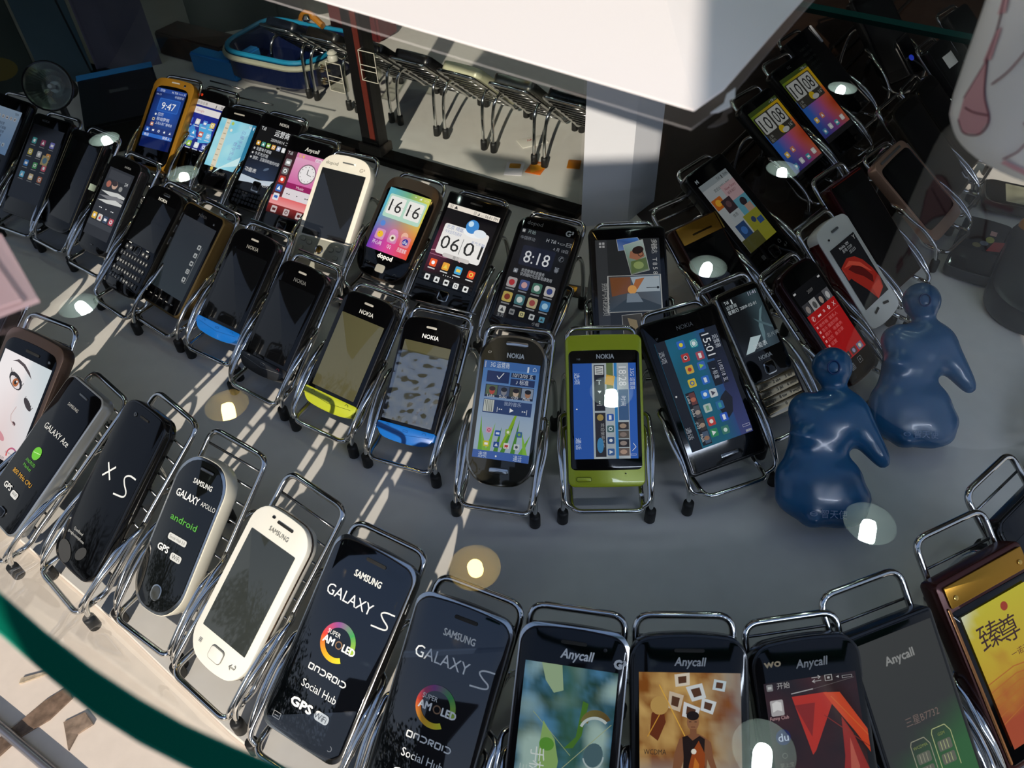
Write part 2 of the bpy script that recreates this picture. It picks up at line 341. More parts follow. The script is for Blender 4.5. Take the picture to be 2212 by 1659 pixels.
class Phone:
    def __init__(s, pid, label, group, body=('0a0a0b', 0, .25), t=11, rt=8, rb=8, bt=0, bb=0, face='FACE', fin=1.6, scr=(4, 16, 4, 18), pose=None, back=3.0, cat='phone', name='mobile_phone', bev=1.2):
        p = pose or POSE[pid]; s.p = p; s.W, s.L = p[6] * 1000, p[7] * 1000; s.t = t / 1000
        s.root = empty(name, pmat(p)); tag(s.root, label, cat, group); k = .001; s.id = pid
        bm_ = body if not isinstance(body, tuple) else mat('body_' + '_'.join(map(str, body)), body[0], body[1], body[2], 0.3 if body[1] == 0 else 0)
        s.bm = bm_
        bd = slab(s.W * k, s.L * k, rt * k, rb * k, -s.t, 0, bev * k, bt * k, bb * k, back=back * k)
        s.body = obj('body', bd, bm_, s.root)
        if face:
            fm = fin if isinstance(fin, tuple) else (fin, fin, fin, fin); fr = 1.6 if isinstance(fin, tuple) else fin
            f = slab((s.W - fm[0] - fm[2]) * k, (s.L - fm[1] - fm[3]) * k, max(rt - fr, 1) * k, max(rb - fr, 1) * k, -.0002, .00035, .0003, bt * k, bb * k, y0=fm[3] * k, x0=(fm[0] - fm[2]) / 2 * k)
            s.face = obj('front_panel', f, FACE if face == 'FACE' else face, s.root)
        l, tp, r, bt_ = scr; s.sw, s.sh = (s.W - l - r) * k, (s.L - tp - bt_) * k; s.sx, s.sy = (l - r) / 2 * k, bt_ * k
        s.screen = None
    def scr(s, fn=None, rot=0, m=None):
        if fn is None:
            s.screen = obj('screen', slab(s.sw, s.sh, .0006, .0006, .0003, .00055, .0001, y0=s.sy, x0=s.sx), m or OFF, s.root)
        else:
            a = Art(s.sw, s.sh, rot); fn(a); s.screen = a.mesh('screen', m or SCR, s.root, s.sx, s.sy, .00045)
        return s
    def pt(s, x, y): return x * .001, s.L * .001 - y * .001           # mm from top centre of the face
    def bar(s, name, x, y, w, h, m, r=None, z=.0004, th=.0006, parent=None, label=None):
        X, Y = s.pt(x, y); r = min(w, h) / 2 * .98 if r is None else r
        o = obj(name, slab(w * .001, h * .001, r * .001, r * .001, z, z + th, .0002, y0=Y - h * .0005, x0=X), m, parent or s.root)
        if label: o['label'] = label
        return o
    def ring(s, name, x, y, w, h, r, m, inner=None, lw=1.0):
        o = s.bar(name, x, y, w, h, m, r); s.bar(name + '_face', x, y, w - 2 * lw, h - 2 * lw, inner or FACE, max(r - lw, .3), .0006, .0007, o); return o
    def logo(s, txt, x, y, h, c='c8c8c8', wd=None, name='brand_lettering', it=0, al='c', bold=0, m=None, a=0):
        A = Art(.1, .1, 0); A.u = .001; A.T(txt, 0, 0, h, c, al, wd, it, a, bold); X, Y = s.pt(x, y)
        A.V = [(vx + .05 + X, vy - .1 + Y, vz) for vx, vy, vz in A.V]
        return A.mesh(name, m or PRT, s.root, 0, 0, .00062)
    def art(s, name, fn, m=None, z=.0006):
        A = Art(s.W * .001, s.L * .001); A.u = .001; fn(A); return A.mesh(name, m or PRT, s.root, 0, 0, z)   # mm from top-left of the face
_stand = {}
GAP = {'A0': .012, 'A3': .015, 'A4': .020, 'A10': .020, 'A11': .020, 'A12': .02, 'C10': .026, 'C12': .012, 'C13': .012, 'B12': .009, 'B15': .012}
SG = 'chrome wire phone stands'
def stand(label, x, y, yaw, tilt=40, t=.011, pw=.060, zb=.030, group=SG, hw=.0265, L=.130):
    M = Matrix.Translation((x, y, 0)) @ Matrix.Rotation(-R(yaw), 4, 'Z'); root = empty('phone_stand', M); tag(root, label, 'phone stand', group)
    th = R(tilt); c, sn = math.cos(th), math.sin(th)
    def ph(X, Y, Z): return Vector((X, Y * c - Z * sn, zb + Y * sn + Z * c))
    r = .0021; Zb = -t - r - .0004
    fb = ph(0, 0, Zb); zl = zb - t * c - r - .0006; yb, yf = fb.y + .001, -.013
    def F(X, s_): return ph(X, s_, Zb)
    key = (round(tilt, 1), round(t, 4), round(pw, 3), round(zb, 4), hw, L)
    if key not in _stand:
        me = {}
        def fin(n, bm, m):
            bm.normal_update(); a = D.meshes.new(n); bm.to_mesh(a); bm.free()
            for p in a.polygons: p.use_smooth = True
            a.materials.append(m); me.setdefault(n, []).append(a)
        bm = bmesh.new()
        pts = [(hw, yf + .012, zl), (hw, yf, zl), (-hw, yf, zl), (-hw, yb, zl), F(-hw, .012), F(-hw, L), F(hw, L), F(hw, .012), (hw, yb, zl), (hw, yf + .012, zl)]
        tube(bm, fil(pts, .009, 6), r, 9); fin('wire_frame', bm, CHROME)
        bm = bmesh.new()
        for k in range(9):
            s_ = .012 + .0128 * k; tube(bm, [F(-hw, s_) - Vector((0, 0, .001)), F(hw, s_) - Vector((0, 0, .001))], .0009, 6)
        fin('cross_rods', bm, THINW)
        ax = max(hw + .004, pw / 2 + .0038)
        for sd in (-1, 1):
            bm = bmesh.new(); X = sd * ax
            tube(bm, spl([F(sd * hw, .056), ph(X, .053, -t * .85), ph(X + sd * .001, .044, -t * .45), ph(X + sd * .002, .030, -.002), ph(X + sd * .001, .014, .001), Vector((X, -.004, zl + .009)), Vector((X, -.0085, zl - .004)), Vector((X, -.009, .002))], 6), .0018, 9); fin('front_leg', bm, CHROME)
            bm = bmesh.new(); Xi = sd * max(hw, pw / 2 + .0003 + .0017)
            tube(bm, spl([F(sd * hw, .046), ph(Xi, .043, -t * .85), ph(Xi, .033, -t * .35), ph(Xi, .021, -.002), ph(Xi, .010, -.001), Vector((Xi, yf + .006, zl + .006)), Vector((sd * hw, yf + .003, zl + .001))], 6), .0017, 9); fin('side_arm', bm, CHROME)
            bm = bmesh.new(); q = F(sd * hw, .080)
            tube(bm, spl([q, q + Vector((sd * .001, .009, -.002)), q + Vector((sd * .002, .016, -.012)), Vector((sd * (hw + .003), q.y + .019, q.z * .5)), Vector((sd * (hw + .003), q.y + .019, .002))], 5), r, 9); fin('rear_leg', bm, CHROME)
            for nm, P_ in (('front_cap', (X, -.009, 0)), ('rear_cap', (sd * (hw + .003), q.y + .019, 0))):
                bm = bmesh.new(); lathe(bm, [(.0036, 0), (.0042, .0008), (.0042, .010), (.0040, .0128), (.0026, .0132)], 14, Matrix.Translation(P_)); fin(nm, bm, RUB)
        _stand[key] = me
    me = _stand[key]
    link('wire_frame', me['wire_frame'][0], root); link('cross_rods', me['cross_rods'][0], root)
    for i in (0, 1):
        link('side_arm', me['side_arm'][i], root)
        f = link('leg', me['front_leg'][i], root); link('rubber_cap', me['front_cap'][i], f)
        f = link('leg', me['rear_leg'][i], root); link('rubber_cap', me['rear_cap'][i], f)
    return root
def pstand(P, desc, **k):
    p = P.p; k.setdefault('L', round(P.L * 1e-3 + GAP.get(P.id, .007), 3)); return stand('chrome wire stand holding the ' + desc, p[0], p[1], p[3], round(p[4]), P.t, max(.05, round(P.W / 2) * .002), p[2], **k)
# ------------------------------------------------------------------ what the screens and fronts show
def nz(x, y, s=1.0, o=0): return noise.noise(Vector((x * s, y * s, o)))
GA, GB, GC, GE = 'phones in the front arc', 'phones in the second arc', 'phones in the back arc', 'phones behind the glass partition'
def bar_text(a, y, left, right, c='fff', h=4):
    a.T(left, 4, y, h, c); a.T(right, 96, y, h, c, 'r')
def a_eye(a):
    H = a.H; base = ['f3e6e6', 'e8d3d0', 'cfd6da']
    a.F(0, 0, 100, H, 8, 12, lambda x, y: mixc(mixc('f6eeee', 'e3cfcd', (y / H) * 1.2 - abs(x - 55) / 120), 'ccd5d9', (x * .7 - y * .45 + 10) / 70 if x > 60 else 0))
    a.P([(22, 12), (33, 6), (48, 9), (62, 17), (70, 25), (60, 20), (46, 13), (32, 10)], '4c3f40')
    a.E(42, 37, 17, 9, '2a2426', a=28); a.E(42, 39, 13, 6, 'e9dede', a=28); a.C(43, 39, 6.2, 'b3642e'); a.C(43, 39, 3, '1a1414'); a.C(45, 37, 1.5, 'ffffff')
    for k in range(9): a.L([(28 + k * 3.6, 29 + k * 1.4), (25 + k * 4.2, 22 + k * 1.6)], .9, '2a2426')
    a.E(80, 60, 12, 4.5, '3a3233', a=35)
    for k in range(6): a.L([(73 + k * 3, 57 + k * 2), (72 + k * 4, 50 + k * 2.2)], .9, '2a2426')
    a.E(69, 94, 4, 2.4, '53393a', a=20); a.L([(62, 70), (58, 84), (62, 92), (72, 97)], 1.2, 'c9aba9')
    a.E(50, 118, 14, 5, 'd28f96', a=20); a.O(86, 136, 8, 10.5, lambda t: mixc('d8433a', '4d7fc4', t), 150, 480); a.T('SUPER AMOLED', 86, 137, 2.6, '777', 'c')
    a.T('S8530', 62, 148, 4, '666')
def a_galaxy(x_gal=True):
    def f(a):
        W, L = a.w / a.u, a.h / a.u; m = W / 2
        a.T('SAMSUNG', m + 1, .165 * L, 3.9, 'dcdcd6', 'c', 19, bold=.14)
        a.T('GALAXY', m - 5, .30 * L, 6.6, 'e9eae8', 'c', 33)
        a.S([(x, y) for x, y in ((m + 26, .245 * L), (m + 20, .250 * L), (m + 17.5, .265 * L), (m + 20, .285 * L), (m + 24, .305 * L), (m + 23, .325 * L), (m + 14, .335 * L))], .9, 'dcdedd')
        cx_, cy_ = m - 1, .485 * L
        def rain(t):
            P_ = ['d8d02a', 'e4a11c', 'd8402c', '8a4a8c', '3f9a52', 'a8c030']; i = min(int(t * 5), 4); return mixc(P_[i], P_[i + 1], t * 5 - i)
        a.O(cx_, cy_, 8.6, 11.8, rain, 55, 372, 40)
        a.T('SUPER', cx_ - 4.4, cy_ - 2.6, 2.7, 'e6e6e2', 'c', 9); a.T('AM', cx_ - 6.2, cy_ + 3, 4.2, 'f0f0ee', 'c', 7.5, bold=.2)
        a.O(cx_ + 1.2, cy_ + 1, 1.7, 2.4, '8a6a50'); a.T('LED', cx_ + 8.4, cy_ + 3, 4.2, 'f0f0ee', 'c', 8.6, bold=.2)
        x0, y0 = m - 12.5, .655 * L                                            # the word in square outline letters
        def st(p): a.L([(x0 + u, y0 - v) for u, v in p], .75, 'e6e7e5')
        st([(0, 3), (3, 3), (3, 0), (0, 0), (0, 3)]); st([(4.4, 0), (4.4, 3), (7.2, 3), (7.2, 0)]); st([(8.4, 3), (11, 3), (12, 2), (12, 1), (11, 0), (8.4, 0)])
        st([(13.4, 0), (13.4, 3), (16, 3), (16, 1.5), (14, 1.5), (16, 0)]); st([(17.4, 0), (17.4, 3), (20.4, 3), (20.4, 0), (17.4, 0)]); st([(21.8, 0), (21.8, 3)]); st([(23, 3), (25.6, 3), (26.6, 2), (26.6, 1), (25.6, 0), (23, 0)])
        a.T('Social Hub', m, .745 * L, 4.6, 'e8e9e7', 'c', 25)
        a.T('GPS', m - 7, .845 * L, 5.0, 'e8e9e7', 'c', 15, bold=.35); a.RR(m + 3, .805 * L, m + 13, .85 * L, 2.2, 'd9dad8'); a.T('Wi', m + 5.8, .842 * L, 3.4, '222', 'c'); a.T('Fi', m + 10.2, .842 * L, 3.4, '222', 'c')
        a.L([(m - 22, .93 * L - 2), (m - 17, .93 * L - 2), (m - 17, .93 * L + 1.5), (m - 22, .93 * L + 1.5), (m - 22, .93 * L - 2)], .35, '9a9a9a'); a.L([(m - 21, .93 * L), (m - 18, .93 * L)], .35, '9a9a9a')
        a.O(m + 20, .93 * L, 1.3, 1.7, '8a8a8a', -90, 120, 10)
    return f
def a_ace(a):
    W, L = a.w / a.u, a.h / a.u; m = W / 2
    a.T('SAMSUNG', m, .17 * L, 2.4, 'a9a9a5', 'c', 14); a.T('GALAXY Ace', m + 2, .37 * L, 4.6, 'd9dad8', 'c', 34)
    a.C(m - 4, .52 * L, 5, '63b52f'); a.L([(m - 8, .525 * L), (m, .51 * L)], .5, 'b6e59a'); a.T('ANDROID', m - 4, .595 * L, 2.4, '58a832', 'c', 13); a.T('Market', m - 4, .63 * L, 2.4, '58a832', 'c', 11)
    a.T('800 MHz CPU', m - 2, .70 * L, 3.3, 'd09a25', 'c', 27); a.T('GPS', m - 10, .80 * L, 4, 'd9dad8', 'c', 10, bold=.2); a.RR(m - 3, .775 * L, m + 6, .815 * L, 1.6, 'd0d1cf'); a.T('WiFi', m + 1.5, .803 * L, 2.4, '222', 'c')
def xs(P):
    L, m = P.L, P.W / 2
    P.art('letter_x', lambda a: (a.L([(m - 12, .38 * L), (m - 3, .455 * L)], 1.3, 'e6e7e5'), a.L([(m - 3, .375 * L), (m - 12, .46 * L)], 1.3, 'e6e7e5')))
    P.art('letter_s', lambda a: a.S([(m + 20, .36 * L), (m + 13, .365 * L), (m + 9.5, .39 * L), (m + 12, .42 * L), (m + 17, .45 * L), (m + 16, .48 * L), (m + 6, .50 * L)], 1.2, 'dcdedd'))
    P.art('small_lettering', lambda a: (a.T('Quadband', m - 8, .80 * L, 2.0, 'b8b8b4', 'c', 11), a.T('google.com/phone', m - 8, .83 * L, 2.0, 'b8b8b4', 'c', 20)))
    P.art('worn_film', lambda a: (a.E(m - 12, .93 * L, 9, 6, '3c3b39', a=30), a.E(m + 4, .88 * L, 4, 6, '383735', a=40)))
def a_apollo(a):
    W, L = a.w / a.u, a.h / a.u; m = W / 2
    a.T('SAMSUNG', m + 3, .17 * L, 3.4, 'cfd0ce', 'c', 17, bold=.1); a.T('GALAXY', m - 5, .285 * L, 5, 'e8e9e7', 'c', 21, bold=.1); a.T('APOLLO', m + 14, .275 * L, 3.2, 'cfd0ce', 'c', 13)
    a.T('android', m, .43 * L, 4.4, '4f9a3c', 'c', 24, bold=.1); a.RR(m - 8, .505 * L, m + 9, .545 * L, 1.4, 'c9cac7'); a.T('Social Hub 3.0', m + .5, .535 * L, 2.2, '4a4a48', 'c', 14)
    a.T('GPS', m - 8, .63 * L, 4.4, 'e4e5e3', 'c', 10, bold=.2); a.RR(m, .605 * L, m + 10, .65 * L, 1.6, 'c9cac7'); a.T('WiFi', m + 5, .64 * L, 3, '333', 'c', 7)
def a_tv(a):
    H = a.H
    def f(x, y):
        n = nz(x, y, .045, 3) + .5 * nz(x, y, .12, 9); d = (x * .9 - y * .5) / 60
        c = mixc('24463f', '4f86ac', .5 + n * 1.1); c = mixc(c, 'a8c4bc', max(0, nz(x, y, .03, 5) * 2.2)); return mixc(c, '35603a', max(0, 1 - abs(x - 48 - y * .12) / 26) * .7)
    a.F(0, 0, 100, H, 22, 32, f)
    a.P([(18, 0), (40, 0), (44, 26), (34, 30), (24, 18)], '9fb893'); a.P([(26, 60), (40, 78), (46, 100), (40, 160), (26, 160), (24, 90)], '8fb46a'); a.E(32, 84, 8, 7, '5d9a38')
    a.P([(66, 34), (72, 36), (68, 70), (60, 84), (50, 86), (62, 72)], '4b7a2c'); a.O(82, 58, 9, 17, lambda t: mixc('7a7440', '5e4a2a', t), 190, 330, 14); a.O(82, 66, 15, 18, 'c6d2d0', 200, 310, 12)
    a.E(82, 88, 10, 13, '4e6a72', a=15); a.O(82, 88, 10, 11.5, 'b6c6c6', 0, 160, 14, 1.25); a.L([(2, 160), (98, 54)], .7, 'a9b58a'); a.L([(14, 52), (58, 92)], .6, '9fb07a')
    for k, t in enumerate('手机电视'): a.T(t, 17, 96 + k * 15, 12, 'dfe8e4', 'c', a=90)
    for k, t in enumerate('三星I9008'): a.T(t, 6, 112 + k * 10, 7, 'c4d2cc', 'c', a=90)
def a_fire(a):
    H = a.H
    def f(x, y):
        n = nz(x, y, .04, 2) + .6 * nz(x, y, .11, 7); t = y / H
        c = mixc('8a4f17', 'd8b06a', .45 + n); c = mixc(c, '7f868c', max(0, (x - 62) / 50 + n * .5) * (1 - abs(t - .25))); c = mixc(c, 'a6a9a8', max(0, (t - .52) * 5)); return mixc(c, '5b3c20', max(0, (t - .92) * 9))
    a.F(0, 0, 100, H, 24, 34, f)
    for q, c in (([(35, 2), (50, 0), (50, 12), (36, 14)], 'e8dcc8'), ([(46, 14), (62, 10), (66, 24), (52, 28)], 'dfe4e6'), ([(30, 18), (44, 22), (40, 38), (28, 34)], 'd9c6ae'), ([(44, 28), (60, 34), (56, 46), (42, 42)], 'e6e8ea'), ([(74, 6), (86, 8), (84, 18), (72, 16)], 'ccdbe2'), ([(62, 24), (76, 28), (72, 40), (60, 36)], 'dfe6ea')):
        a.P(q, c); cx_ = sum(p[0] for p in q) / 4; cy_ = sum(p[1] for p in q) / 4; a.P([((p[0] - cx_) * .55 + cx_, (p[1] - cy_) * .55 + cy_) for p in q], '5a3a26')
    a.P([(12, 40), (22, 28), (26, 48), (18, 66), (10, 60)], '6e3316'); a.L([(20, 12), (52, 76)], 1.0, 'f0b848'); a.L([(26, 30), (8, 62)], .8, 'e6a83a')
    a.C(20, 32, 9, 'c8a05a')
    Y = lambda *p: [(x, y * .80 - 2) for x, y in p]
    a.P(Y((34, 100), (39, 82), (46, 78), (50, 76), (58, 76), (64, 80), (70, 86), (72, 104), (78, 128), (74, 132), (66, 106), (64, 140), (42, 140), (43, 108), (36, 132), (31, 128)), '8a5a3c')
    a.P(Y((42, 80), (47, 78), (52, 84), (59, 78), (64, 82), (63, 104), (65, 140), (41, 140), (43, 104)), '221612'); a.P(Y((52, 96), (58, 84), (64, 100), (62, 140), (46, 140), (48, 114)), 'a04a18'); a.P(Y((54, 104), (58, 112), (57, 134), (50, 132)), 'd07a28'); a.C(53, 75.6, 2.6, 'f6efe0')
    a.E(52.5, 47.6, 6, 8, '9a6a48'); a.E(52.5, 41.4, 6.2, 4.4, '1c1512'); a.R(49.5, 54, 56, 60, '8a5a3c'); a.R(48.6, 46.8, 51, 47.6, '2a1a14'); a.R(54, 46.8, 56.4, 47.6, '2a1a14'); a.R(50.5, 51.8, 54.6, 52.5, '6a3a2c')
    a.T('WCDMA', 4, 79, 5, '2c2a28', wd=22); a.T('三星I9088', 5, 110, 7.5, '2c2a28', wd=30)
def a_red(a):
    H = a.H; a.F(0, 0, 100, H, 8, 10, lambda x, y: mixc('0a0405', '3a0a08', .35 + nz(x, y, .03, 4) + (y / H) * .3))
    a.T('开始', 14, 7, 5, 'b9b4b2'); a.icon(6, 5, 3.4, '8a8a8a', 'ccc', 2); a.T('⇄ ▣ ◂ ▭', 96, 6, 6, 'c4c2c0', 'r', 44)
    a.L([(28, 14), (52, 12)], .9, 'c8c4c2'); a.L([(53, 12), (98, 6)], .5, '6a605e')
    a.P([(28, 17), (66, 17), (72, 26), (46, 74), (42, 78)], 'c22a10'); a.P([(30, 26), (52, 26), (44, 60)], '8f1a0c'); a.P([(62, 17), (80, 19), (104, 60), (104, 84), (90, 60), (70, 30)], 'd8481a'); a.P([(78, 44), (88, 62), (100, 100), (94, 150), (62, 150), (76, 84)], '9c1c0e'); a.P([(84, 66), (90, 96), (84, 150), (70, 150), (80, 100)], 'c05a44')
    a.L([(70, 22), (104, 66)], .8, 'e0702a'); a.L([(60, 40), (104, 78)], .8, '8f2410')
    a.RR(4, 18, 18, 34, 1.5, 'b9b4b4'); a.P([(6, 21), (11, 19), (16, 21), (16, 30), (11, 28), (6, 30)], 'e8e6e4'); a.T('Funny Club', 12, 38, 3.6, 'd8a8a8', 'c', 20)
    a.C(13, 56, 8, '0f1a58'); a.T('du', 13, 60, 8, 'c6ccea', 'c', 11); a.T('◌', 12, 78, 8, '8a7a78', 'c'); a.T('掌上宝', 13, 86, 3.6, '6a5a58', 'c')
    a.RR(10, 94, 30, 110, 2, '141a2c'); a.C(18, 102, 4, 'd8a02c'); a.E(22, 104, 5, 3, '9ab4d8')
def a_sim(a):
    H = a.H; a.F(0, 0, 100, H, 8, 12, lambda x, y: mixc(mixc('3a3a34', '2c2d29', y / H), '2f6a34', max(0, (x * .5 + y - 130) / 45)))
    a.T('Anycall', 50, 30, 9, '9a9a96', 'c', 36, bold=.35); a.T('三星B7732', 54, 96, 7.5, '7f6a60', 'c', 42)
    for x, y, c, t in ((30, 112, 'a9a68c', 'WCDMA'), (58, 108, 'c3c98c', 'GSM')):
        a.L([(x, y + 44), (x, y + 4), (x + 2, y), (x + 18, y), (x + 23, y + 8), (x + 23, y + 44)], .9, c); a.T(t, x + 11, y + 9, 3.2, '8f9a50', 'c')
        for k in range(2): a.RR(x + 3, y + 14 + k * 14, x + 20, y + 25 + k * 14, 2, '6a6c5c'); [a.L([(x + 7 + j * 4, y + 15 + k * 14), (x + 7 + j * 4, y + 24 + k * 14)], .8, c) for j in range(3)]
def a_gold(a):
    H = a.H; a.F(0, 0, 100, H, 12, 16, lambda x, y: mixc(mixc('d8cc2a', 'd8a012', y / H * 1.3), 'b8480c', max(0, (y - 60 + nz(x, y, .05, 3) * 40) / 60)) if x + y > 26 else mixc('e8ecd0', 'd8cc2a', (x + y) / 26))
    a.T('臻', 26, 44, 22, '3a0f08', 'c'); a.T('尊', 52, 48, 22, '3a0f08', 'c'); a.T('一诺千金', 60, 66, 6, '6a1a0c', 'c'); a.C(58, 12, 5, 'b03a14')
    for k in range(6): a.L([(0, 78 + k * 9), (40, 74 + k * 8), (100, 84 + k * 9)], 1.2, 'c8701a')
def a_n97(a):
    a.F(0, 0, 100, a.H, 2, 2, lambda x, y: '07080c'); C_ = ['3a8a8a', '8a3050', '6a6ab0', 'b0a030', 'a8a8a8', 'c08030', '3070b0', '409050', 'b04a5a', '5aa8c8', 'c8b48a', '9a5a3a']
    for k in range(12): a.icon(20 + (k % 3) * 29, 36 + (k // 3) * 27, 7, C_[k], 'ddd', k); a.R(12 + (k % 3) * 29, 46 + (k // 3) * 27, 28 + (k % 3) * 29, 47.6 + (k // 3) * 27, '777')
    a.RR(62, 62, 84, 84, 1, '9a8a5a'); a.C(73, 73, 7, '4a6a7a')
def a_e72(a):
    a.G(0, 0, 100, a.H, 'b3cdea', '7fa6d6'); a.T('TF9', 92, 12, 6, '333', 'r')
    for k in range(5): a.icon(30 + k * 14, 22, 4, 'ddd', '557', k)
    for k, (t, w_) in enumerate((('运营商信息', 34), ('设置电子邮箱', 44), ('今天没有安排', 42), ('打开网络应用', 38))): a.T(t, 24, 42 + k * 10, 6, '222a44', wd=w_)
    for k in range(5): a.icon(20 + k * 15, 88, 4.5, 'c8d8e8', '446', k + 1)
def a_music(a):
    a.F(0, 0, 100, a.H, 2, 2, lambda x, y: '17181a'); a.R(8, 6, 92, 30, '2c2d30'); a.C(20, 44, 9, 'a8604a'); a.C(44, 42, 11, 'c4a08a'); a.E(42, 38, 11, 7, '2a1a16'); a.C(70, 46, 7, '8a8a86'); a.T('24', 84, 34, 9, 'ddd', 'c')
    for k in range(3): a.P([(2, 66 + k * 13), (70, 58 + k * 10), (98, 62 + k * 10), (98, 68 + k * 10), (40, 72 + k * 11)], 'cfcfcb' if k != 1 else '77777a')
    a.T('◂◂   ▸   ▸▸', 50, 112, 7, 'fff', 'c', 62)
    for k, c in enumerate(('e0b030', 'd8d0c8', '30405a', 'b04050')): a.icon(16 + k * 23, 134, 9, c, 'c83a2a' if k == 1 else 'eee', k)
    a.R(0, 146, 100, 160, '303236')
def a_dim_icons(a):
    a.F(0, 0, 100, a.H, 2, 4, lambda x, y: mixc('0c1013', '141f22', y / a.H))
    a.L([(74, 118), (86, 118), (86, 42)], .8, '7a7c7a')
    for k in range(5): a.icon(78, 44 + k * 17, 4.6, '9a9c9a', '202426', k)
def a_947(a):
    H = a.H; a.F(0, 0, 100, H, 6, 10, lambda x, y: mixc('0a1a54', '1c57b8', max(0, 1 - math.hypot(x - 60, y - 62) / 70)))
    a.R(0, 0, 100, 11, '24489a'); a.T('开始', 12, 9, 6, 'cfdcf4'); a.T('H Tıll ◂ ▭ ✕', 98, 9, 6, 'e8eefa', 'r', 46); a.T('04-13', 4, 20, 5, 'aebde0'); a.T('中国移动', 96, 20, 5.5, 'c8d4ee', 'r')
    a.RR(20, 26, 90, 62, 3, '2f6ac8'); a.RR(22, 28, 88, 60, 3, '2456ac'); a.T('9:47', 55, 55, 19, 'ffffff', 'c', 46); a.T('日历', 30, 74, 7, 'dfe8fa'); a.C(22, 72, 3, 'eee'); a.T('移动梦网', 30, 87, 7.5, 'eef3fc'); a.icon(20, 86, 4, 'd8c8b0', '333', 2)
    a.T('上海人民广播电台', 30, 98, 6, 'dfe8fa', wd=56); a.icon(20, 100, 5, 'd09070', 'fff', 0)
    a.R(0, 108, 100, 124, '0e2a72'); [a.icon(12 + k * 19, 116, 5.6, '3a74d0' if k == 0 else '1c3a80', 'fff', k + 1) for k in range(5)]
    a.R(0, 126, 100, 136, '2f6ac8'); a.T('电话', 6, 134, 6, 'fff'); a.T('联系人', 94, 134, 6, 'fff', 'r')
def a_wo(a):
    H = a.H; a.F(0, 0, 100, H, 3, 6, lambda x, y: mixc('1a2c9a', '0c1860', abs(y - 60) / 90)); a.R(0, 0, 100, 13, 'ded8d4'); a.T('△ ▣ ▤ ▥ ▦', 4, 10, 6, '444', wd=42); a.T('▮ ◱ ▩', 96, 10, 6, '444', 'r', 22)
    a.RR(4, 18, 96, 34, 2, 'efe8e6'); a.T('Google', 20, 29, 6, 'd08a92')
    for p, c in (([(0, 100), (30, 60), (52, 92), (22, 120)], '3f8ad8'), ([(46, 58), (84, 50), (100, 96), (62, 104)], '58b4e8')): a.P(p, c)
    C_ = ['4a6ad0', 'e8e4e0', '5a8ad8', 'e8c860', 'd8b030', '3fa0e0', 'd86a5a', 'a8d0f0', 'c8d0e8', '9cc83a', 'e6eef4', '7a8ad0']
    for k in range(12): a.icon(14 + (k % 4) * 24, 54 + (k // 4) * 28, 7, C_[k], 'fff', k); a.R(6 + (k % 4) * 24, 64 + (k // 4) * 28, 22 + (k % 4) * 24, 66.4 + (k // 4) * 28, 'cfd6ee')
def a_bluesky(a):
    H = a.H; a.F(0, 0, 100, H, 10, 14, lambda x, y: mixc(mixc('7fd0e8', 'b8ecf2', .5 + .8 * nz(x, y, .03, 6)), '2f94bc', max(0, (x - 60) / 60)))
    a.P([(16, 0), (28, 0), (32, H), (18, H)], 'e6dcc4'); a.P([(30, 40), (100, 0), (100, 16), (34, 66)], 'a2def0'); a.P([(30, 130), (100, 70), (100, 96), (40, H)], 'd2f2f4')
    for k in range(10): a.R(19, 8 + k * 13, 27, 10 + k * 13, 'b8a88a')
    a.C(36, 8, 4, 'b8d060'); a.C(38, 24, 3.4, 'f0f0e0'); a.C(24, 120, 4, 'e0c050'); a.T('三星手机', 70, 40, 8, '7a8fc8', 'c', a=90); a.T('数字生活', 58, 70, 8, '8aa0d0', 'c', a=90)
    a.R(90, 0, 100, H, '2a7fa4'); a.T('Tıll ▮', 97, 10, 5, 'fff', 'r', a=0)
def a_nok(a):
    H = a.H; a.F(0, 0, 100, H, 6, 10, lambda x, y: mixc('06080a', '2a3a56', max(0, (y - 62) / 60) * (1 - abs(x - 60) / 130))); a.T('Tıll', 4, 10, 8, 'eee'); a.T('运营商', 46, 15, 12, 'fff', wd=42); a.T('2009/04/14 二', 92, 30, 7, 'd8d8d8', 'r', 50)
    for k, c in enumerate(('d8a030', '4a9a8a', '8ab84a', 'e0a040', 'a8b0c8', 'e8e8e8')): a.icon(12 + k * 15, 42, 5.5, c, 'fff', k)
    for k, t in enumerate(('设置电子邮箱', '今天无日程', '搜索：互联网和我的内容')): a.C(7, 56 + k * 11, 2.6, 'ccc'); a.T(t, 13, 59 + k * 11, 6.4, 'd8dade', wd=(44, 40, 78)[k])
    a.P([(0, 140), (40, 128), (100, 116), (100, 128), (46, 138), (0, H)], 'c4d0dc'); a.T('功能表', 4, 112, 8, 'eee'); a.T('名片夹', 97, 136, 7, 'ddd', 'r'); a.E(62, 96, 8, 3, '5a6a80', a=-30)
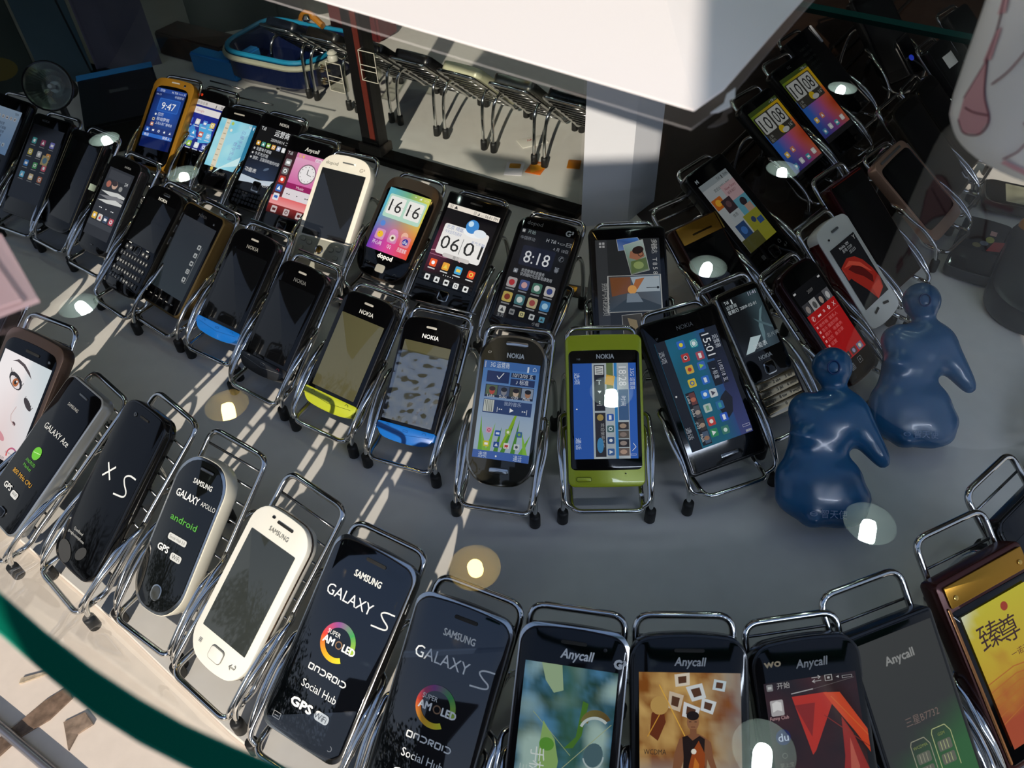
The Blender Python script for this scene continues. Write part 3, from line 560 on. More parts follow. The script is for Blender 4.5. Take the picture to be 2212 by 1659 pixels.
def a_pink(a):
    H = a.H; a.G(0, 0, 26, H, '2a141c', '6a2c34'); a.G(26, 0, 100, H * .62, 'e088b4', 'c85090'); a.G(26, 10, 100, 66, 'e8a8c8', 'd86aa8'); a.T('▣ ◐', 32, 9, 6, 'f0d050'); a.RR(74, 3, 90, 10, 2, 'f6d8e8'); a.T('17:00', 82, 9, 4, '803050', 'c')
    a.C(66, 40, 22, '8a6a7a'); a.C(66, 40, 19.5, 'f4eeee')
    for k in range(12): a.C(66 + 16 * math.sin(k * math.pi / 6), 40 - 16 * math.cos(k * math.pi / 6), .9, '444')
    a.L([(66, 40), (66, 29)], 1.6, '333'); a.L([(66, 40), (77, 42)], 1.2, '333'); a.R(26, 66, 100, 78, '9a1c60'); a.T('Music', 62, 75, 6, 'f4d8e6', 'c'); a.R(26, 78, 100, 100, 'e6dce0'); a.T('◂◂    ▸    ▸▸', 62, 93, 7, '333', 'c', 58)
    a.G(0, 100, 100, 118, 'e86a6a', 'f0a0a0'); a.G(0, 118, 100, H, '8a2a2a', '3a1414')
    a.T('Tıll', 3, 9, 7, 'ddd')
    for k, c in enumerate(('999', '777', 'c83a2c', '3a6ab8', 'e8e8ee')): a.icon(12, 26 + k * 19, 7.5, c, 'fff' if k < 4 else '3a6ab8', k + 2)
    for k in range(3): a.icon(18 + k * 32, 128, 7, 'c8b8b8', '5a2a2a', k + 2)
def a_1616(a):
    H = a.H
    def f(x, y):
        t = y / H; top = mixc(mixc('58b4cc', '7ab06a', x / 60), 'd8d85a', (x - 50) / 45); bot = mixc(mixc('6a3ab0', 'e0489a', x / 45), 'e8502a', (x - 45) / 55); return mixc(top, bot, max(0, min(1, (t - .28) * 1.9)))
    a.F(0, 0, 100, H, 12, 16, f); a.T('⌁  ◢  ▭', 96, 8, 6, 'f4f4e8', 'r', 34)
    a.RR(6, 12, 96, 62, 4, 'b8dcc8')
    for x0, t in ((10, '16'), (54, '16')): a.RR(x0, 16, x0 + 38, 54, 3, 'f2efe9'); a.R(x0, 34.6, x0 + 38, 35.4, 'c8c4be'); a.T(t, x0 + 19, 48, 26, '2a2a2a', 'c', 29)
    a.C(16, 76, 6, '5a8ad8'); a.C(50, 90, 10, 'e090c0'); a.C(76, 88, 8, 'f0b8a0')
    for k, (c, g) in enumerate((('d89ac0', 'f4c030'), ('d88ab8', 'f0e0d0'), ('e08a9a', '3a3a9a'))): a.RR(9 + k * 31, 88, 31 + k * 31, 110, 4, c); a.C(20 + k * 31, 99, 7, g)
    a.C(17, 97, 1, '803'); a.C(51, 99, 3, '5a3a20'); a.T('du', 82, 103, 8, 'fff', 'c')
    for k, t in enumerate(('开心网', 'QQ', '百度搜索')): a.T(t, 20 + k * 31, 121, 7, 'f6eef4', 'c', 22 if k != 1 else 10)
def a_0601(a):
    H = a.H; a.F(0, 0, 100, H, 8, 12, lambda x, y: mixc('0a080c', '6a2a44', max(0, 1 - math.hypot(x - 6, (y - 80) * .8) / 40))); a.R(0, 0, 100, 8.5, 'efe4d6'); a.T('▣ ▲', 4, 7, 5.4, '333'); a.T('▤ ◪ ▭ 06:01 PM', 97, 7, 5.2, '333', 'r', 46)
    a.L([(0, 86), (24, 80), (46, 84), (60, 92)], 2.0, 'c88a9c'); a.L([(0, 92), (30, 92), (54, 86)], 1.2, 'a86a84')
    a.RR(8, 34, 94, 88, 4, 'f0ece8'); a.R(51, 52, 52, 80, '777'); a.T('06', 30, 78, 24, '2a2a2a', 'c', 36); a.T('01', 74, 78, 24, '2a2a2a', 'c', 34); a.RR(24, 84, 76, 91, 3, 'd0cac6'); a.T('周三', 50, 90, 4.4, '555', 'c')
    a.T('北京 晴朗', 12, 42, 5.6, '8a98c0'); a.T('今天白天到夜间', 12, 50, 4.6, '8a98c0', wd=32); a.E(64, 38, 20, 8, 'f6f6f6'); a.C(58, 28, 12, '3f8ad0'); a.C(54, 24, 5, 'c8e4f6'); a.E(76, 36, 12, 7, 'e8eef4'); a.T('天气不错', 92, 56, 4.6, '8a98c0', 'r')
    for k, c in enumerate(('f05a2a', 'e8a03a', '4aa8d8', 'e8502a')): a.icon(13 + k * 25, 106, 6.6, c, 'fff' if k == 0 else 'f0d050', k); a.R(6 + k * 25, 115, 20 + k * 25, 117, 'cfcfcf')
    for k in range(5): a.C(40 + k * 4.5, 121, .9, 'ddd')
    a.R(0, 124, 100, H, '16161a')
    for k in range(5): a.icon(12 + k * 19, 132, 5, 'e2e2e0', '1a1a1c', k)
def a_818(a):
    H = a.H; a.F(0, 0, 100, H, 4, 6, lambda x, y: mixc('0c0e13', '1d212b', max(0, 1 - math.hypot(x - 50, y - 40) / 60))); a.icon(6, 5, 3, '999', 'ddd', 2); a.T('开始', 14, 8, 5.5, '9aa'); a.T('中国移动', 4, 20, 5, '8a8f98'); a.T('H Tıll ◂ ▭ ✉', 98, 16, 6, 'c6cad0', 'r', 46); a.T('4 月 10日', 96, 28, 5, '9a9ea6', 'r')
    a.RR(14, 30, 76, 66, 3, '20263a'); a.T('8:18', 45, 60, 22, 'f2f4f8', 'c', 48); a.T('✆', 88, 44, 8, '8a909a', 'c'); a.T('⏰', 86, 64, 7, '8a909a', 'c'); a.icon(14, 78, 4, '8a909a', 'ddd', 1); a.T('欢迎使用信息服务', 24, 77, 5, 'c4c8ce', wd=44); a.T('快讯随时为您呈现请使用', 24, 84, 5, 'c4c8ce', wd=60)
    C_ = ['b8b0b0', '4a5a90', '4a7a6a', 'c8c4c0', 'c8b05a', '4a7a80', 'c0b48a', '3a7ab0']; G_ = ['c0343c', 'd8a8a8', 'e4e8e4', '3a4a8a', '8a3a2a', 'd8e0dc', 'a04a4a', 'a8d0e8']
    for k in range(8):
        x, y = 14 + (k % 4) * 24, 100 + (k // 4) * 27; a.RR(x - 9, y - 9, x + 9, y + 9, 3, C_[k]); a.C(x, y, 5.5, G_[k]); a.R(x - 8, y + 11, x + 8, y + 13.5, '8a8c90')
    a.R(0, 142, 100, H, '15171c')
    for k, c in enumerate(('d4d4d0', '8a8c8e', 'c8c088', 'c4c8ca', '5a98b0')): a.icon(12 + k * 19, 151, 6.5 if k == 0 else 5, c, '44484c', k + 1)
    a.T('主页', 12, 164, 5, '9a9ea4', 'c'); a.T('小组', 80, 164, 5, '9a9ea4', 'c')
def a_photos(a):
    H = a.H; a.R(0, 0, 100, H, '26282a'); a.R(0, 0, 18, H, '35373a')
    def pic(q, f, fr='b8b8b4'):
        cx_ = sum(p[0] for p in q) / 4; cy_ = sum(p[1] for p in q) / 4; a.P([((p[0] - cx_) * 1.04 + cx_, (p[1] - cy_) * 1.03 + cy_) for p in q], fr); a.P(q, None, f)
    pic([(34, 0), (66, -2), (76, 14), (36, 18)], ['3a5a9a', '4a80c8', '2a4a8a', '6a86b8']); pic([(44, 10), (74, 2), (82, 50), (54, 56)], ['8fa8a0', 'a8b8b4', '7a8a72', '5a6a40']); a.P([(54, 20), (72, 12), (76, 28), (64, 34), (52, 30)], 'a06a50'); a.E(66, 18, 9, 6, '2a1c18', a=-12); a.O(70, 24, 3.4, 4.4, '1a1a1a'); a.P([(54, 36), (78, 30), (81, 48), (55, 54)], '5e7040'); a.E(66, 42, 8, 6, '8fa060')
    pic([(18, 58), (98, 58), (98, 114), (16, 114)], ['4a4644', '5a6a78', '5a626a', '3a4650']); a.P([(20, 60), (52, 60), (52, 84), (22, 90)], '7a4a2a'); a.P([(52, 60), (97, 60), (97, 84), (60, 84)], 'a8b4bc'); a.P([(52, 84), (60, 64), (74, 62), (62, 80)], 'b0682e'); a.C(54, 80, 7, 'e0a050'); a.P([(18, 112), (54, 88), (97, 106), (97, 113)], '38424a'); a.P([(46, 86), (62, 86), (70, 100), (44, 100)], '7c8894'); a.L([(76, 78), (92, 78)], 1, '222'); a.C(94, 78, 2, '222')
    pic([(36, 120), (66, 118), (72, 160), (38, 162)], ['3c3830', '4a463c', '2a2824', '4a4238']); a.P([(44, 124), (58, 128), (62, 150), (48, 140)], '8a7a5a')
    for k, t in enumerate('照片和视频'): a.T(t, 8, 74 + k * 10, 8.5, '9a9a98', 'c', a=90)
    for k, t in enumerate('多普达 T8588'): a.T(t, 88, 6 + k * 7, 7, 'b8b8b6', 'c', a=90)
    for k in range(4): a.R(6 + (k % 2) * 5, 4 + (k // 2) * 5, 9.5 + (k % 2) * 5, 7.5 + (k // 2) * 5, 'aaa')
def a_web(a):
    H = a.H; a.R(0, 0, 100, H, 'a8aeb0'); a.R(0, 0, 100, 14, '8a9498'); a.T('Tıll ▮ 3:06', 96, 11, 6, '333', 'r'); a.T('欢迎访问网上商城', 30, 30, 6, '2a2a2a', wd=56); a.RR(2, 40, 34, 66, 2, 'b8601c'); a.E(18, 52, 9, 8, 'd8a02c'); a.R(50, 26, 100, 66, 'b89a9e'); a.T('New Story', 58, 40, 6, '7a2a3a'); a.T('联系我们', 58, 50, 5, '6a3a44')
    a.R(24, 52, 56, 84, '33242a'); a.C(40, 66, 8, '5a4044'); a.R(56, 66, 100, 108, '5a96a8'); a.C(80, 80, 10, '2a2228'); a.R(74, 88, 96, 108, 'a88a7a'); a.R(20, 84, 54, 112, 'a4acb0'); a.T('信息', 28, 96, 6, '333'); a.R(12, 112, 44, 146, '24406a'); a.C(28, 130, 9, '3a68a8'); a.R(48, 106, 100, H, '8a8a2a'); a.C(70, 124, 7, '2c3a5a'); a.R(78, 126, 96, 140, '2a4a80'); a.R(0, 146, 60, H, '4a4a22')
def a_htc(t):
    def f(a):
        H = a.H
        def g(x, y):
            q = y / H; c = mixc('4f7a1f', 'c8a012', min(1, (x + y * .4) / 90)) if q < .36 else mixc(mixc('2a62b8', 'b8487a', (x - 15) / 55), 'd06a14', (x - 55) / 45); c = mixc(c, '3a2c78', max(0, (q - .62) * 3) * (1 - x / 140)); return mixc(c, 'a83018', max(0, (x - 60) / 40) * max(0, 1 - abs(q - .62) * 4))
        a.F(0, 0, 100, H, 12, 16, g); a.R(0, 0, 100, 9, '3a4a1a'); a.T('⌁ Tıll ▭', 96, 7.5, 5, 'ccd', 'r'); a.RR(2, 14, 92, 74, 3, '34322c')
        for x0, s_ in ((6, t[0]), (50, t[1])): a.RR(x0, 16, x0 + 39, 54, 3, 'b8bab6'); a.R(x0, 34.6, x0 + 39, 35.3, '8a8c88'); a.T(s_, x0 + 19.5, 50, 29, '1c1c1c', 'c', 29)
        a.C(54, 62, 9, 'c8a818'); a.E(62, 67, 11, 5.5, 'b8bab8'); a.T('16°', 84, 68, 8, 'a8a8a4', 'c'); a.T('上海', 6, 64, 5, '9a9a94'); a.T('周六', 6, 72, 5, '9a9a94')
        for k, c in enumerate(('4a8ab0', 'c8ccd0', '3a9aa8', 'd0d0cc', 'd8b04a', 'c8785a')): a.icon(16 + (k % 4) * 23, (108 if k > 3 else 136) - (k % 2) * 2, 6, c, 'eee', k)
        a.R(0, 148, 100, H, '1a1a1c')
    return f
def a_c7(a):
    H = a.H; a.F(0, 0, 100, H, 4, 10, lambda x, y: mixc('4d7fc0', 'a8bcd0', max(0, min(1, (y - 30) / 80)))); a.R(0, 0, 100, 14, '3f6cae'); a.T('3G 运营商', 12, 11, 8, 'e4ecf6', wd=34); [a.R(2, 2 + k * 1.4, 4, 2.8 + k * 1.4, 'dde') for k in range(8)]; a.T('▮ ⌂', 94, 12, 7, 'dde8f4', 'r')
    a.R(8, 18, 48, 38, '1f2f5e'); a.L([(26, 26), (30, 31), (38, 20)], 1.3, 'f4f4f4'); a.R(51, 18, 94, 26, '14203f'); a.T('10/12/03 五', 72, 25, 6.5, 'dce2ee', 'c', 36); a.R(51, 28, 94, 40, '22325f'); a.T('♪ 标准', 72, 37, 7, 'dce2ee', 'c', 22)
    a.R(8, 42, 94, 64, '202a44')
    for k, (c, h_, t) in enumerate((('b84a3a', '3a2420', 'Luke'), ('8a8a90', '2a2a30', 'Suki'), ('c8b09a', '241c1a', '小玲'), ('a87a5c', '1a1614', 'Malik'))): x = 9.5 + k * 21.2; a.R(x, 43, x + 20, 60, ('5a6a4a', '4a5a78', '4a4a3a', '8a96a8')[k]); a.E(x + 11, 53, 5, 6.5, c); a.E(x + 11, 49, 5.6, 4, h_); a.T(t, x + 10, 64, 5, 'e4e4e8', 'c', 13)
    a.R(8, 68, 94, 92, '2c4272'); a.R(9, 69, 27, 90, 'c8ccc4'); [a.L([(11 + k * 4, 70), (16 + k * 2.6, 89)], 1, '4a5044') for k in range(4)]; a.T('我的音乐', 60, 76, 5.5, 'aebbd4', 'c'); a.T('|◂◂', 38, 87, 7, 'f2f4f8', 'c', 9); a.P([(56, 80), (56, 88), (63, 84)], 'fff'); a.T('▸▸|', 82, 87, 7, 'f2f4f8', 'c', 9)
    a.P([(56, 150), (46, 150), (66, 92), (70, 92)], '8cb820'); 
    for x, d, h_ in ((12, -4, 60), (26, 8, 50), (40, 6, 44), (52, 16, 56), (70, 6, 60), (84, 14, 36), (20, -8, 34), (92, -10, 40)): a.P([(x - 4, 158), (x + 4, 158), (x + d, 158 - h_)], ('6fae2c', '4f8f2a', '86c038')[int(x) % 3])
    for x, y, c, g, k in ((24, 122, 'd8a8c0', 'c03060', 3), (40, 126, '2a5ab0', 'cfe0f8', 2), (58, 122, '8fb84a', 'e8f0d0', 0), (78, 124, '3f6a9a', '7ab04a', 0), (22, 146, 'd8cc2c', 'fff', 2), (40, 146, '2c4f98', 'dfe8f4', 1), (58, 146, 'e6e2de', 'c03028', 2), (76, 146, 'cdd4d8', '4a5258', 0)): a.icon(x, y, 5, c, g, k)
    a.T('ovi', 40, 128, 4, 'fff', 'c'); a.T('12', 58, 150, 5, 'c03028', 'c'); a.R(0, 158, 100, H, '4468b4'); a.T('选项', 18, 170, 8, 'cfdcf0', 'c', 15); a.T('通话', 80, 170, 8, 'cfdcf0', 'c', 15); a.C(42, 166, 1.6, 'fff')
def a_n8(a):                                     # landscape home screen: content is 100 wide
    H = a.H; a.F(0, 0, 100, H, 3, 3, lambda x, y: '2a5cb0'); a.R(0, 0, 100, 8, '2c62c0'); a.T('3.5G 运营商', 6, 6, 4, 'dde8fa', wd=22); a.L([(84, 5), (88, 2), (92, 6)], .5, 'fff'); a.T('▯', 96, 6, 4, 'dde', 'c')
    a.F(0, 8, 100, 50, 8, 4, lambda x, y: mixc('c4ccd0', 'a4b0b8', .5 + nz(x, y, .06, 4))); a.R(0, 20, 100, 23, '2f86c8'); a.T('18:28', 4, 18, 8, 'f6f8fc', wd=20); a.R(28, 8.5, 60, 19, '41618c'); a.T('时间', 40, 16, 4, 'dde', 'c')
    for k in range(4): a.R(62 + k * 9, 9, 70 + k * 9, 20, ('3a322e', '5a5248', '2c2622', '6a5a50')[k]); a.E(66 + k * 9, 15, 2.4, 3.6, ('a8907a', '8a7a70', '9a8a80', 'b89a84')[k])
    a.R(0, 24, 30, 31, '6a7a44'); a.P([(14, 22), (24, 24), (22, 33), (12, 31)], 'd8a81c'); 
    for k, c in enumerate(('2a58b0', '4a6a6a', '2c4a7a', '3a6098')): a.icon(57 + k * 12, 28, 3.6, c, 'dfe8ee', k + 2)
    a.T('ovi', 57, 29.5, 3, 'fff', 'c')
    a.R(2, 33, 50, 44, '221f22'); a.R(3, 34, 12, 43, 'd8dad8'); [a.L([(4 + k * 2, 42), (6 + k * 1.6, 35)], .6, '222') for k in range(4)]; a.T('|◂◂', 20, 40.5, 4, 'fff', 'c', 4.5); a.P([(29, 36.4), (29, 40.6), (32, 38.5)], 'fff'); a.T('▸▸|', 42, 40.5, 4, 'fff', 'c', 4.5); a.R(52, 33, 98, 44, '2a2524'); a.C(57, 38.5, 3.4, 'a8904a'); a.T('欢迎使用手机', 63, 38, 3, 'aaa'); a.E(86, 39, 8, 3.4, '3f86b8')
    a.R(0, 46, 100, H, '2658b0'); a.T('选项', 16, H - 2, 4.4, 'cfdcf4', 'c'); a.C(48, H - 3.5, .8, 'fff'); a.T('通话', 84, H - 2, 4.4, 'cfdcf4', 'c')
def a_e7(a):
    H = a.H; a.F(0, 0, 100, H, 12, 7, lambda x, y: mixc(mixc('0e5a6e', '146a8a', .5 + nz(x, y, .04, 3)), '2c3f86', max(0, min(1, (26 - y) / 18)))); a.F(0, 0, 100, 12, 6, 2, lambda x, y: mixc('0c0f18', '39407a', max(0, (x - 25) / 75))); a.P([(58, 12), (66, 8), (78, 12), (84, 20), (70, 24), (62, 18)], '14141c')
    a.R(3, 8, 28, 18, '0b0d14'); a.T('15:01', 5, 16.4, 7.4, 'f0f2f6', wd=20); a.T('运营商', 8, 6.5, 4.4, 'c6ccd8', wd=12); a.R(30, 6, 52, 11, '10121c'); a.T('11/02/18 五', 41, 10, 3.6, 'ccd', 'c', 19); a.R(30, 12, 52, 20, '0d0f16'); a.T('♪ 标准', 41, 17.6, 4, 'c6ccd8', 'c', 10); a.T('▯', 93, 6, 5, 'ccd', 'c'); [a.R(97, 1 + k, 99, 1.6 + k, 'bbb') for k in range(6)]
    I_ = ((10, 26, '1a9aa0', 'e8f4f4', 0), (8, 38, '2a6ac8', 'e8d830', 0), (22, 24, 'b04a58', 'eee', 2), (20, 38, 'b8342c', 'f4f4f4', 0), (31, 26, '3a6ac0', '9ad04a', 1), (31, 38, 'd8b040', 'b03020', 0), (44, 27, '2a6ac8', 'dfe8f4', 2), (43, 40, 'd8c030', '2a58b0', 3), (57, 24, 'cfd6da', '445', 1), (56, 32, '2a78d8', 'e8f4fa', 0), (69, 22, '2a6aa0', '40a0a0', 2), (68, 34, 'b8c8c0', '7aa88a', 2), (80, 22, '2a5ac8', 'dfe8fa', 2), (80, 35, 'c03a30', 'f0e8e0', 0), (91, 25, '3a7a6a', 'cfe4da', 0), (90, 36, '2a8a5a', 'e8f0ec', 1))
    for x, y, c, g, k in I_: a.icon(x, y, 3.7, c, g, k)
    a.T('@', 10, 27.8, 5, 'e8f4f4', 'c'); a.C(20, 38, 1.3, '111'); a.T('ovi', 80, 23.4, 3, 'fff', 'c')
    a.R(50, 41, 98, 50, '16161a')
    for k, t in enumerate(('Luke', 'Suki', '小玲', 'Malik')): a.R(51 + k * 11.8, 41.5, 61.5 + k * 11.8, 47, ('6a3a34', '4a4a50', '3a342e', '4a5a70')[k]); a.E(57 + k * 11.8, 44.4, 2, 2.6, ('b86a50', 'a89a90', 'a8907c', '9a7458')[k]); a.T(t, 56 + k * 11.8, 49.6, 2.6, 'ddd', 'c', 7)
    a.R(0, 51.5, 100, H, '101116'); a.T('选项', 14, H - 1.2, 4, 'a8acb4', 'c'); a.C(50, H - 3, .9, 'ddd'); a.T('通话', 84, H - 1.2, 4, 'a8acb4', 'c')
def a_6700(a):
    H = a.H; a.F(0, 0, 100, H, 8, 10, lambda x, y: mixc('0a0d0f', '2c3c42', max(0, 1 - abs(x - 78 - 10 * math.sin(y * .03)) / 40))); a.P([(62, 128), (66, 80), (84, 48), (96, 40), (80, 66), (74, 100)], '4f666c'); a.P([(6, 128), (34, 96), (62, 100), (30, 128)], '98a8ac'); a.P([(60, 60), (100, 90), (100, 96), (70, 74)], '3e5258'); a.T('Tıll ▮', 6, 10, 7, 'b8c0c2'); a.T('11:41', 94, 10, 8, 'aab', 'r'); a.T('运营商', 6, 22, 7, '9aa4a8'); a.T('星期日 2009-02-01', 6, 33, 7, 'a8b0b4', wd=78); a.T('功能表', 50, 124, 9, 'a8b0b4', 'c'); a.T('名片夹', 92, 112, 8, '6a7478', 'c')
def a_redmenu(a):
    H = a.H; a.F(0, 0, 100, H, 2, 2, lambda x, y: '08080a'); a.R(2, 4, 10, 8, 'bbb'); a.R(90, 4, 98, 8, 'bbb'); a.T('2009', 50, 22, 7, '777', 'c')
    for k, c in enumerate(('3a3a3e', '9a9a9a', '1c1c20', '5a5a5e')): a.R(4 + k * 24, 34, 26 + k * 24, 58, c); a.E(15 + k * 24, 48, 6, 8, ('88807c', '4a4a4a', '9a8a80', 'aaa')[k])
    a.R(0, 58, 100, H, 'a81414'); a.T('✆   ▰   ≡   ✿   ✕', 50, 74, 9, 'f4dcdc', 'c', 84); a.L([(4, 80), (96, 80)], .6, 'e07a7a')
    for k in range(5): a.R(6, 86 + k * 11, 11, 91 + k * 11, 'e8a0a0'); a.T(('收件箱  联系人', '音乐 播放列表', '照片  收藏夹', '日历  备忘录', '设置')[k], 16, 92 + k * 11, 6, 'd86a6a', wd=(66, 58, 62, 56, 20)[k])
    for k in range(4): a.R(6 + k * 23, H - 16, 24 + k * 23, H - 2, ('5a6a70', '2a2a30', '4a3a3a', '6a6a8a')[k]); a.C(15 + k * 23, H - 9, 4.5, ('d8d0c8', 'a88878', '88a', 'cca')[k])
def a_redcloth(a):
    H = a.H; a.R(0, 0, 100, H, '17181b')
    def f(x, y): return mixc('8a1c14', 'd84a38', .5 + .9 * nz(x * 1.6 - y, y + x * .4, .03, 8))
    a.F(2, 46, 60, 78, 10, 8, f); a.P([(2, 46), (34, 36), (60, 44), (78, 62), (92, 90), (98, 118), (90, 140), (56, H), (40, 120), (16, 84)], 'a82a1e'); a.P([(20, 58), (44, 56), (66, 76), (80, 104), (70, 118), (52, 92), (32, 74)], '5c120e'); a.P([(10, 50), (36, 44), (66, 62), (86, 96), (80, 92), (58, 68), (34, 54)], 'd4523e'); a.P([(56, 122), (92, 120), (88, 140), (56, H)], 'c8402e')
    a.T('Nokia XM', 30, 14, 7, 'c8ccd0', wd=36); a.T('来电 5230', 34, 24, 7, 'b8bcc0', wd=38); a.T('S5233', 54, 34, 7, 'b8bcc0'); a.T('Y', 88, 14, 10, 'ccc')
# ------------------------------------------------------------------ front arc of phones
FILMED = mat('filmed_black_front', '030406', 0, .03, 1.0, spec=.8)
WHITE = mat('white_plastic', 'e9e6dc', 0, .25, .4); GREYF = mat('grey_glass_front', '3a3c3a', 0, .05, .5); LIME = mat('lime_metal', 'b0bc20', .1, .3, .3)
YEL = mat('lime_yellow_plastic', 'a8b028', 0, .35, .2); BLUE = mat('bright_blue_plastic', '0c5fae', 0, .3, .3); GOLD = mat('gold_metal', 'b07f2a', .8, .25)
DG = mat('dark_grey_plastic', '1c1d1f', 0, .3); GUN = mat('gunmetal', '6e7072', .9, .16); SLOT = mat('speaker_mesh', '161616', 0.2, .5, bump=.6, bscale=3000); LSLOT = mat('pale_slot', 'b9b4a8', .3, .35)
GREYO = mat('grey_off_screen', '343836', 0, .06, .6); OLIVE = mat('olive_off_screen', '4c4a34', 0, .06, .6)
FILM = mat('clear_film', 'ffffff', 0, .1)

P = Phone('A0', 'brown framed phone with an eye and face filling its screen, at the left edge', GA, ('5a4a42', .7, .3), 12, 9, 9, 2, 2, fin=(4, 8, 4, 9), scr=(6, 20, 6, 18)).scr(a_eye)
P.bar('speaker', 2, 14.5, 15, 2.2, SLOT); P.bar('camera_lens', 21, 15.5, 2.4, 2.4, GUN); pstand(P, 'brown phone with the eye picture')
P = Phone('A1', 'black phone with a chrome rim, green disc and orange lettering on its front', GA, ('b4b8ba', .8, .28), 11.5, 8, 8)
P.art('front_lettering', a_ace); P.bar('speaker', 3, 8, 11, 1.6, GUN); P.ring('home_button', 0, P.L - 9, 9, 6.5, 2, GUN); P.bar('volume_key', 0, 0, 1, 1, SIL)
k_ = P.root.children[-1]; k_.location = (P.W * .0005 + .0002, -.038, -.006); k_.scale = (1.2, 14, 3.0); k_.name = 'side_key'; pstand(P, 'chrome rimmed phone with the green disc')
P = Phone('A2', 'black phone with a large white X and S left on its front', GA, ('0b0b0c', 0, .12), 11, 10, 10, 1.5, 1.5)
xs(P); P.bar('speaker', 1, 8, 10, 1.6, SLOT); P.ring('camera_lens', -9, 9, 3, 3, 1.4, GUN); pstand(P, 'phone marked with X and S')
P = Phone('A3', 'white backed phone with a chrome rimmed dark front and small green lettering', GA, ('d9d4c4', 0, .25), 13, 17, 17, 3, 5, fin=(.8, .8, .8, .8), face=SIL)
f2 = obj('glass_front', slab((P.W - 5) * .001, (P.L - 5) * .001, .0155, .0155, .0002, .0009, .0004, .003, .005, y0=.0025), mat('half_grey_glass', '0d0f0f', 0, .05, .5), P.root)
P.art('front_lettering', a_apollo, z=.0011); P.bar('speaker', 3, 7.5, 12, 2, GUN, z=.0009); P.ring('home_button', 0, P.L - 14, 9, 11, 4.4, SIL, GREYF)
P.root.children[-1].location.z = .0006; pstand(P, 'white backed phone with green lettering')
P = Phone('A4', 'white phone with a plain grey screen and a white home key', GA, ('e8e5da', 0, .22), 12, 13, 13, 2, 5, face=None, scr=(5.5, 19, 5.5, 21)).scr(None, m=GREYO)
P.bar('speaker', 3, 6.5, 14, 1.7, SLOT); P.bar('sensor', -8, 5.5, 2.6, 1.6, BLK); P.logo('SAMSUNG', 1, 14, 2.9, '6f6f6a', 17)
P.ring('home_button', 0, P.L - 11, 12, 9, 2.6, mat('soft_grey_line', '8d8b84', .3, .3), WHITE, .5); P.logo('≡', -16, P.L - 10, 4, '8a8a86', name='menu_mark'); P.logo('↩', 15, P.L - 9, 4, '6a6a66', name='back_mark')
rim = obj('chrome_band', slab((P.W + .5) * .001, (P.L + .5) * .001, .0132, .0132, -.0062, -.0040, .0004, .002, .005, y0=-.00025), mat('rose_chrome', 'a08c7c', 1, .2), P.root); pstand(P, 'white phone with the grey screen')
for pid, lab, d in (('A5', 'glossy black phone printed with a bright rainbow ring, right of the white phone', 'phone with the bright rainbow ring'), ('A6', 'glossy black phone with a dimmer rainbow ring and a film strip across it', 'phone with the dimmer rainbow ring')):
    P = Phone(pid, lab, GA, ('2c2a28', .6, .2), 11, 9, 9, 2.5, 2.5, fin=1.5, face=FILMED); P.art('front_lettering', a_galaxy()); P.bar('speaker', 2, 8, 14, 2.2, SLOT)
    P.bar('chrome_edge', 0, P.L / 2, P.W - .3, P.L - .3, SIL, 8.6, -.0012, .0011); P.bar('side_key', P.W / 2 + .1, 24, .9, 7, GUN, z=-.005, th=.0025)
    if pid == 'A6':
        P.art('film_strip', lambda a: (a.P([(2, .30 * P.L), (P.W - 3, .115 * P.L), (P.W - 2, .135 * P.L), (2, .335 * P.L)], '5a6a78'), a.P([(2, .305 * P.L), (P.W - 3, .12 * P.L), (P.W - 3, .124 * P.L), (2, .311 * P.L)], 'aab6c0')), m=thin_glass('clear_film_strip', (.9, .93, .96), gain=2.0), z=.0012)
    else:
        P.art('film_corner', lambda a: a.P([(4, .955 * P.L), (P.W - 2.5, .715 * P.L), (P.W - 2.5, .93 * P.L), (P.W - 9, .985 * P.L), (10, .985 * P.L)], '8aa'), m=thin_glass('clear_film_corner', (.86, .9, .95), gain=3.0), z=.0012)
    pstand(P, d)
P = Phone('A7', 'black phone with a pale green and blue picture, right of the rainbow ring phones', GA, ('241c1c', .6, .2), 11, 10, 10, 2.5, 2.5, scr=(5, 21, 5, 16)).scr(a_tv, m=MID)
P.bar('chrome_edge', 0, P.L / 2, P.W - .3, P.L - .3, SIL, 9.5, -.0012, .0011); P.bar('speaker', 0, 8.5, 14, 2, SLOT); P.bar('camera_lens', 17, 10, 2, 2, DG); P.logo('Anycall', 2, 17, 5, 'dcdcda', 17, it=.18, bold=.16); P.logo('G³', 25.5, 18.5, 4.4, 'd8d8d6', bold=.4, name='network_mark'); pstand(P, 'phone with the green television picture')
P = Phone('A8', 'black phone showing a man in front of fire and flying photographs, bottom middle', GA, ('0c0b0b', 0, .2), 11, 11, 11, 3, 3, scr=(4.6, 20, 4.6, 16)).scr(a_fire, m=MID)
P.bar('speaker', 0, 8.5, 16, 2, SLOT); P.logo('Anycall', 0, 16.5, 4.4, 'a8a8a6', 16, it=.18, bold=.14); pstand(P, 'phone with the man and fire')
P = Phone('A9', 'black phone with a red ribbon wallpaper and small icons, bottom right of centre', GA, ('0a090a', 0, .2), 12, 11, 11, 2.5, 2.5, scr=(5, 21, 5, 16)).scr(a_red, m=MID)
P.logo('Anycall', 2, 15.5, 4.4, '5a5a5a', 17, it=.18, bold=.14); P.logo('wo', -19, 13, 4, '8a6a1c', 9, bold=.2, name='network_mark'); pstand(P, 'phone with the red ribbon wallpaper')
P = Phone('A10', 'grey fronted phone showing two card outlines fading to green at the bottom', GA, ('0b0b0b', 0, .25), 13, 3, 3, scr=(3, 6, 3, 6)).scr(a_sim, m=MID)
pstand(P, 'grey phone with the card outlines')
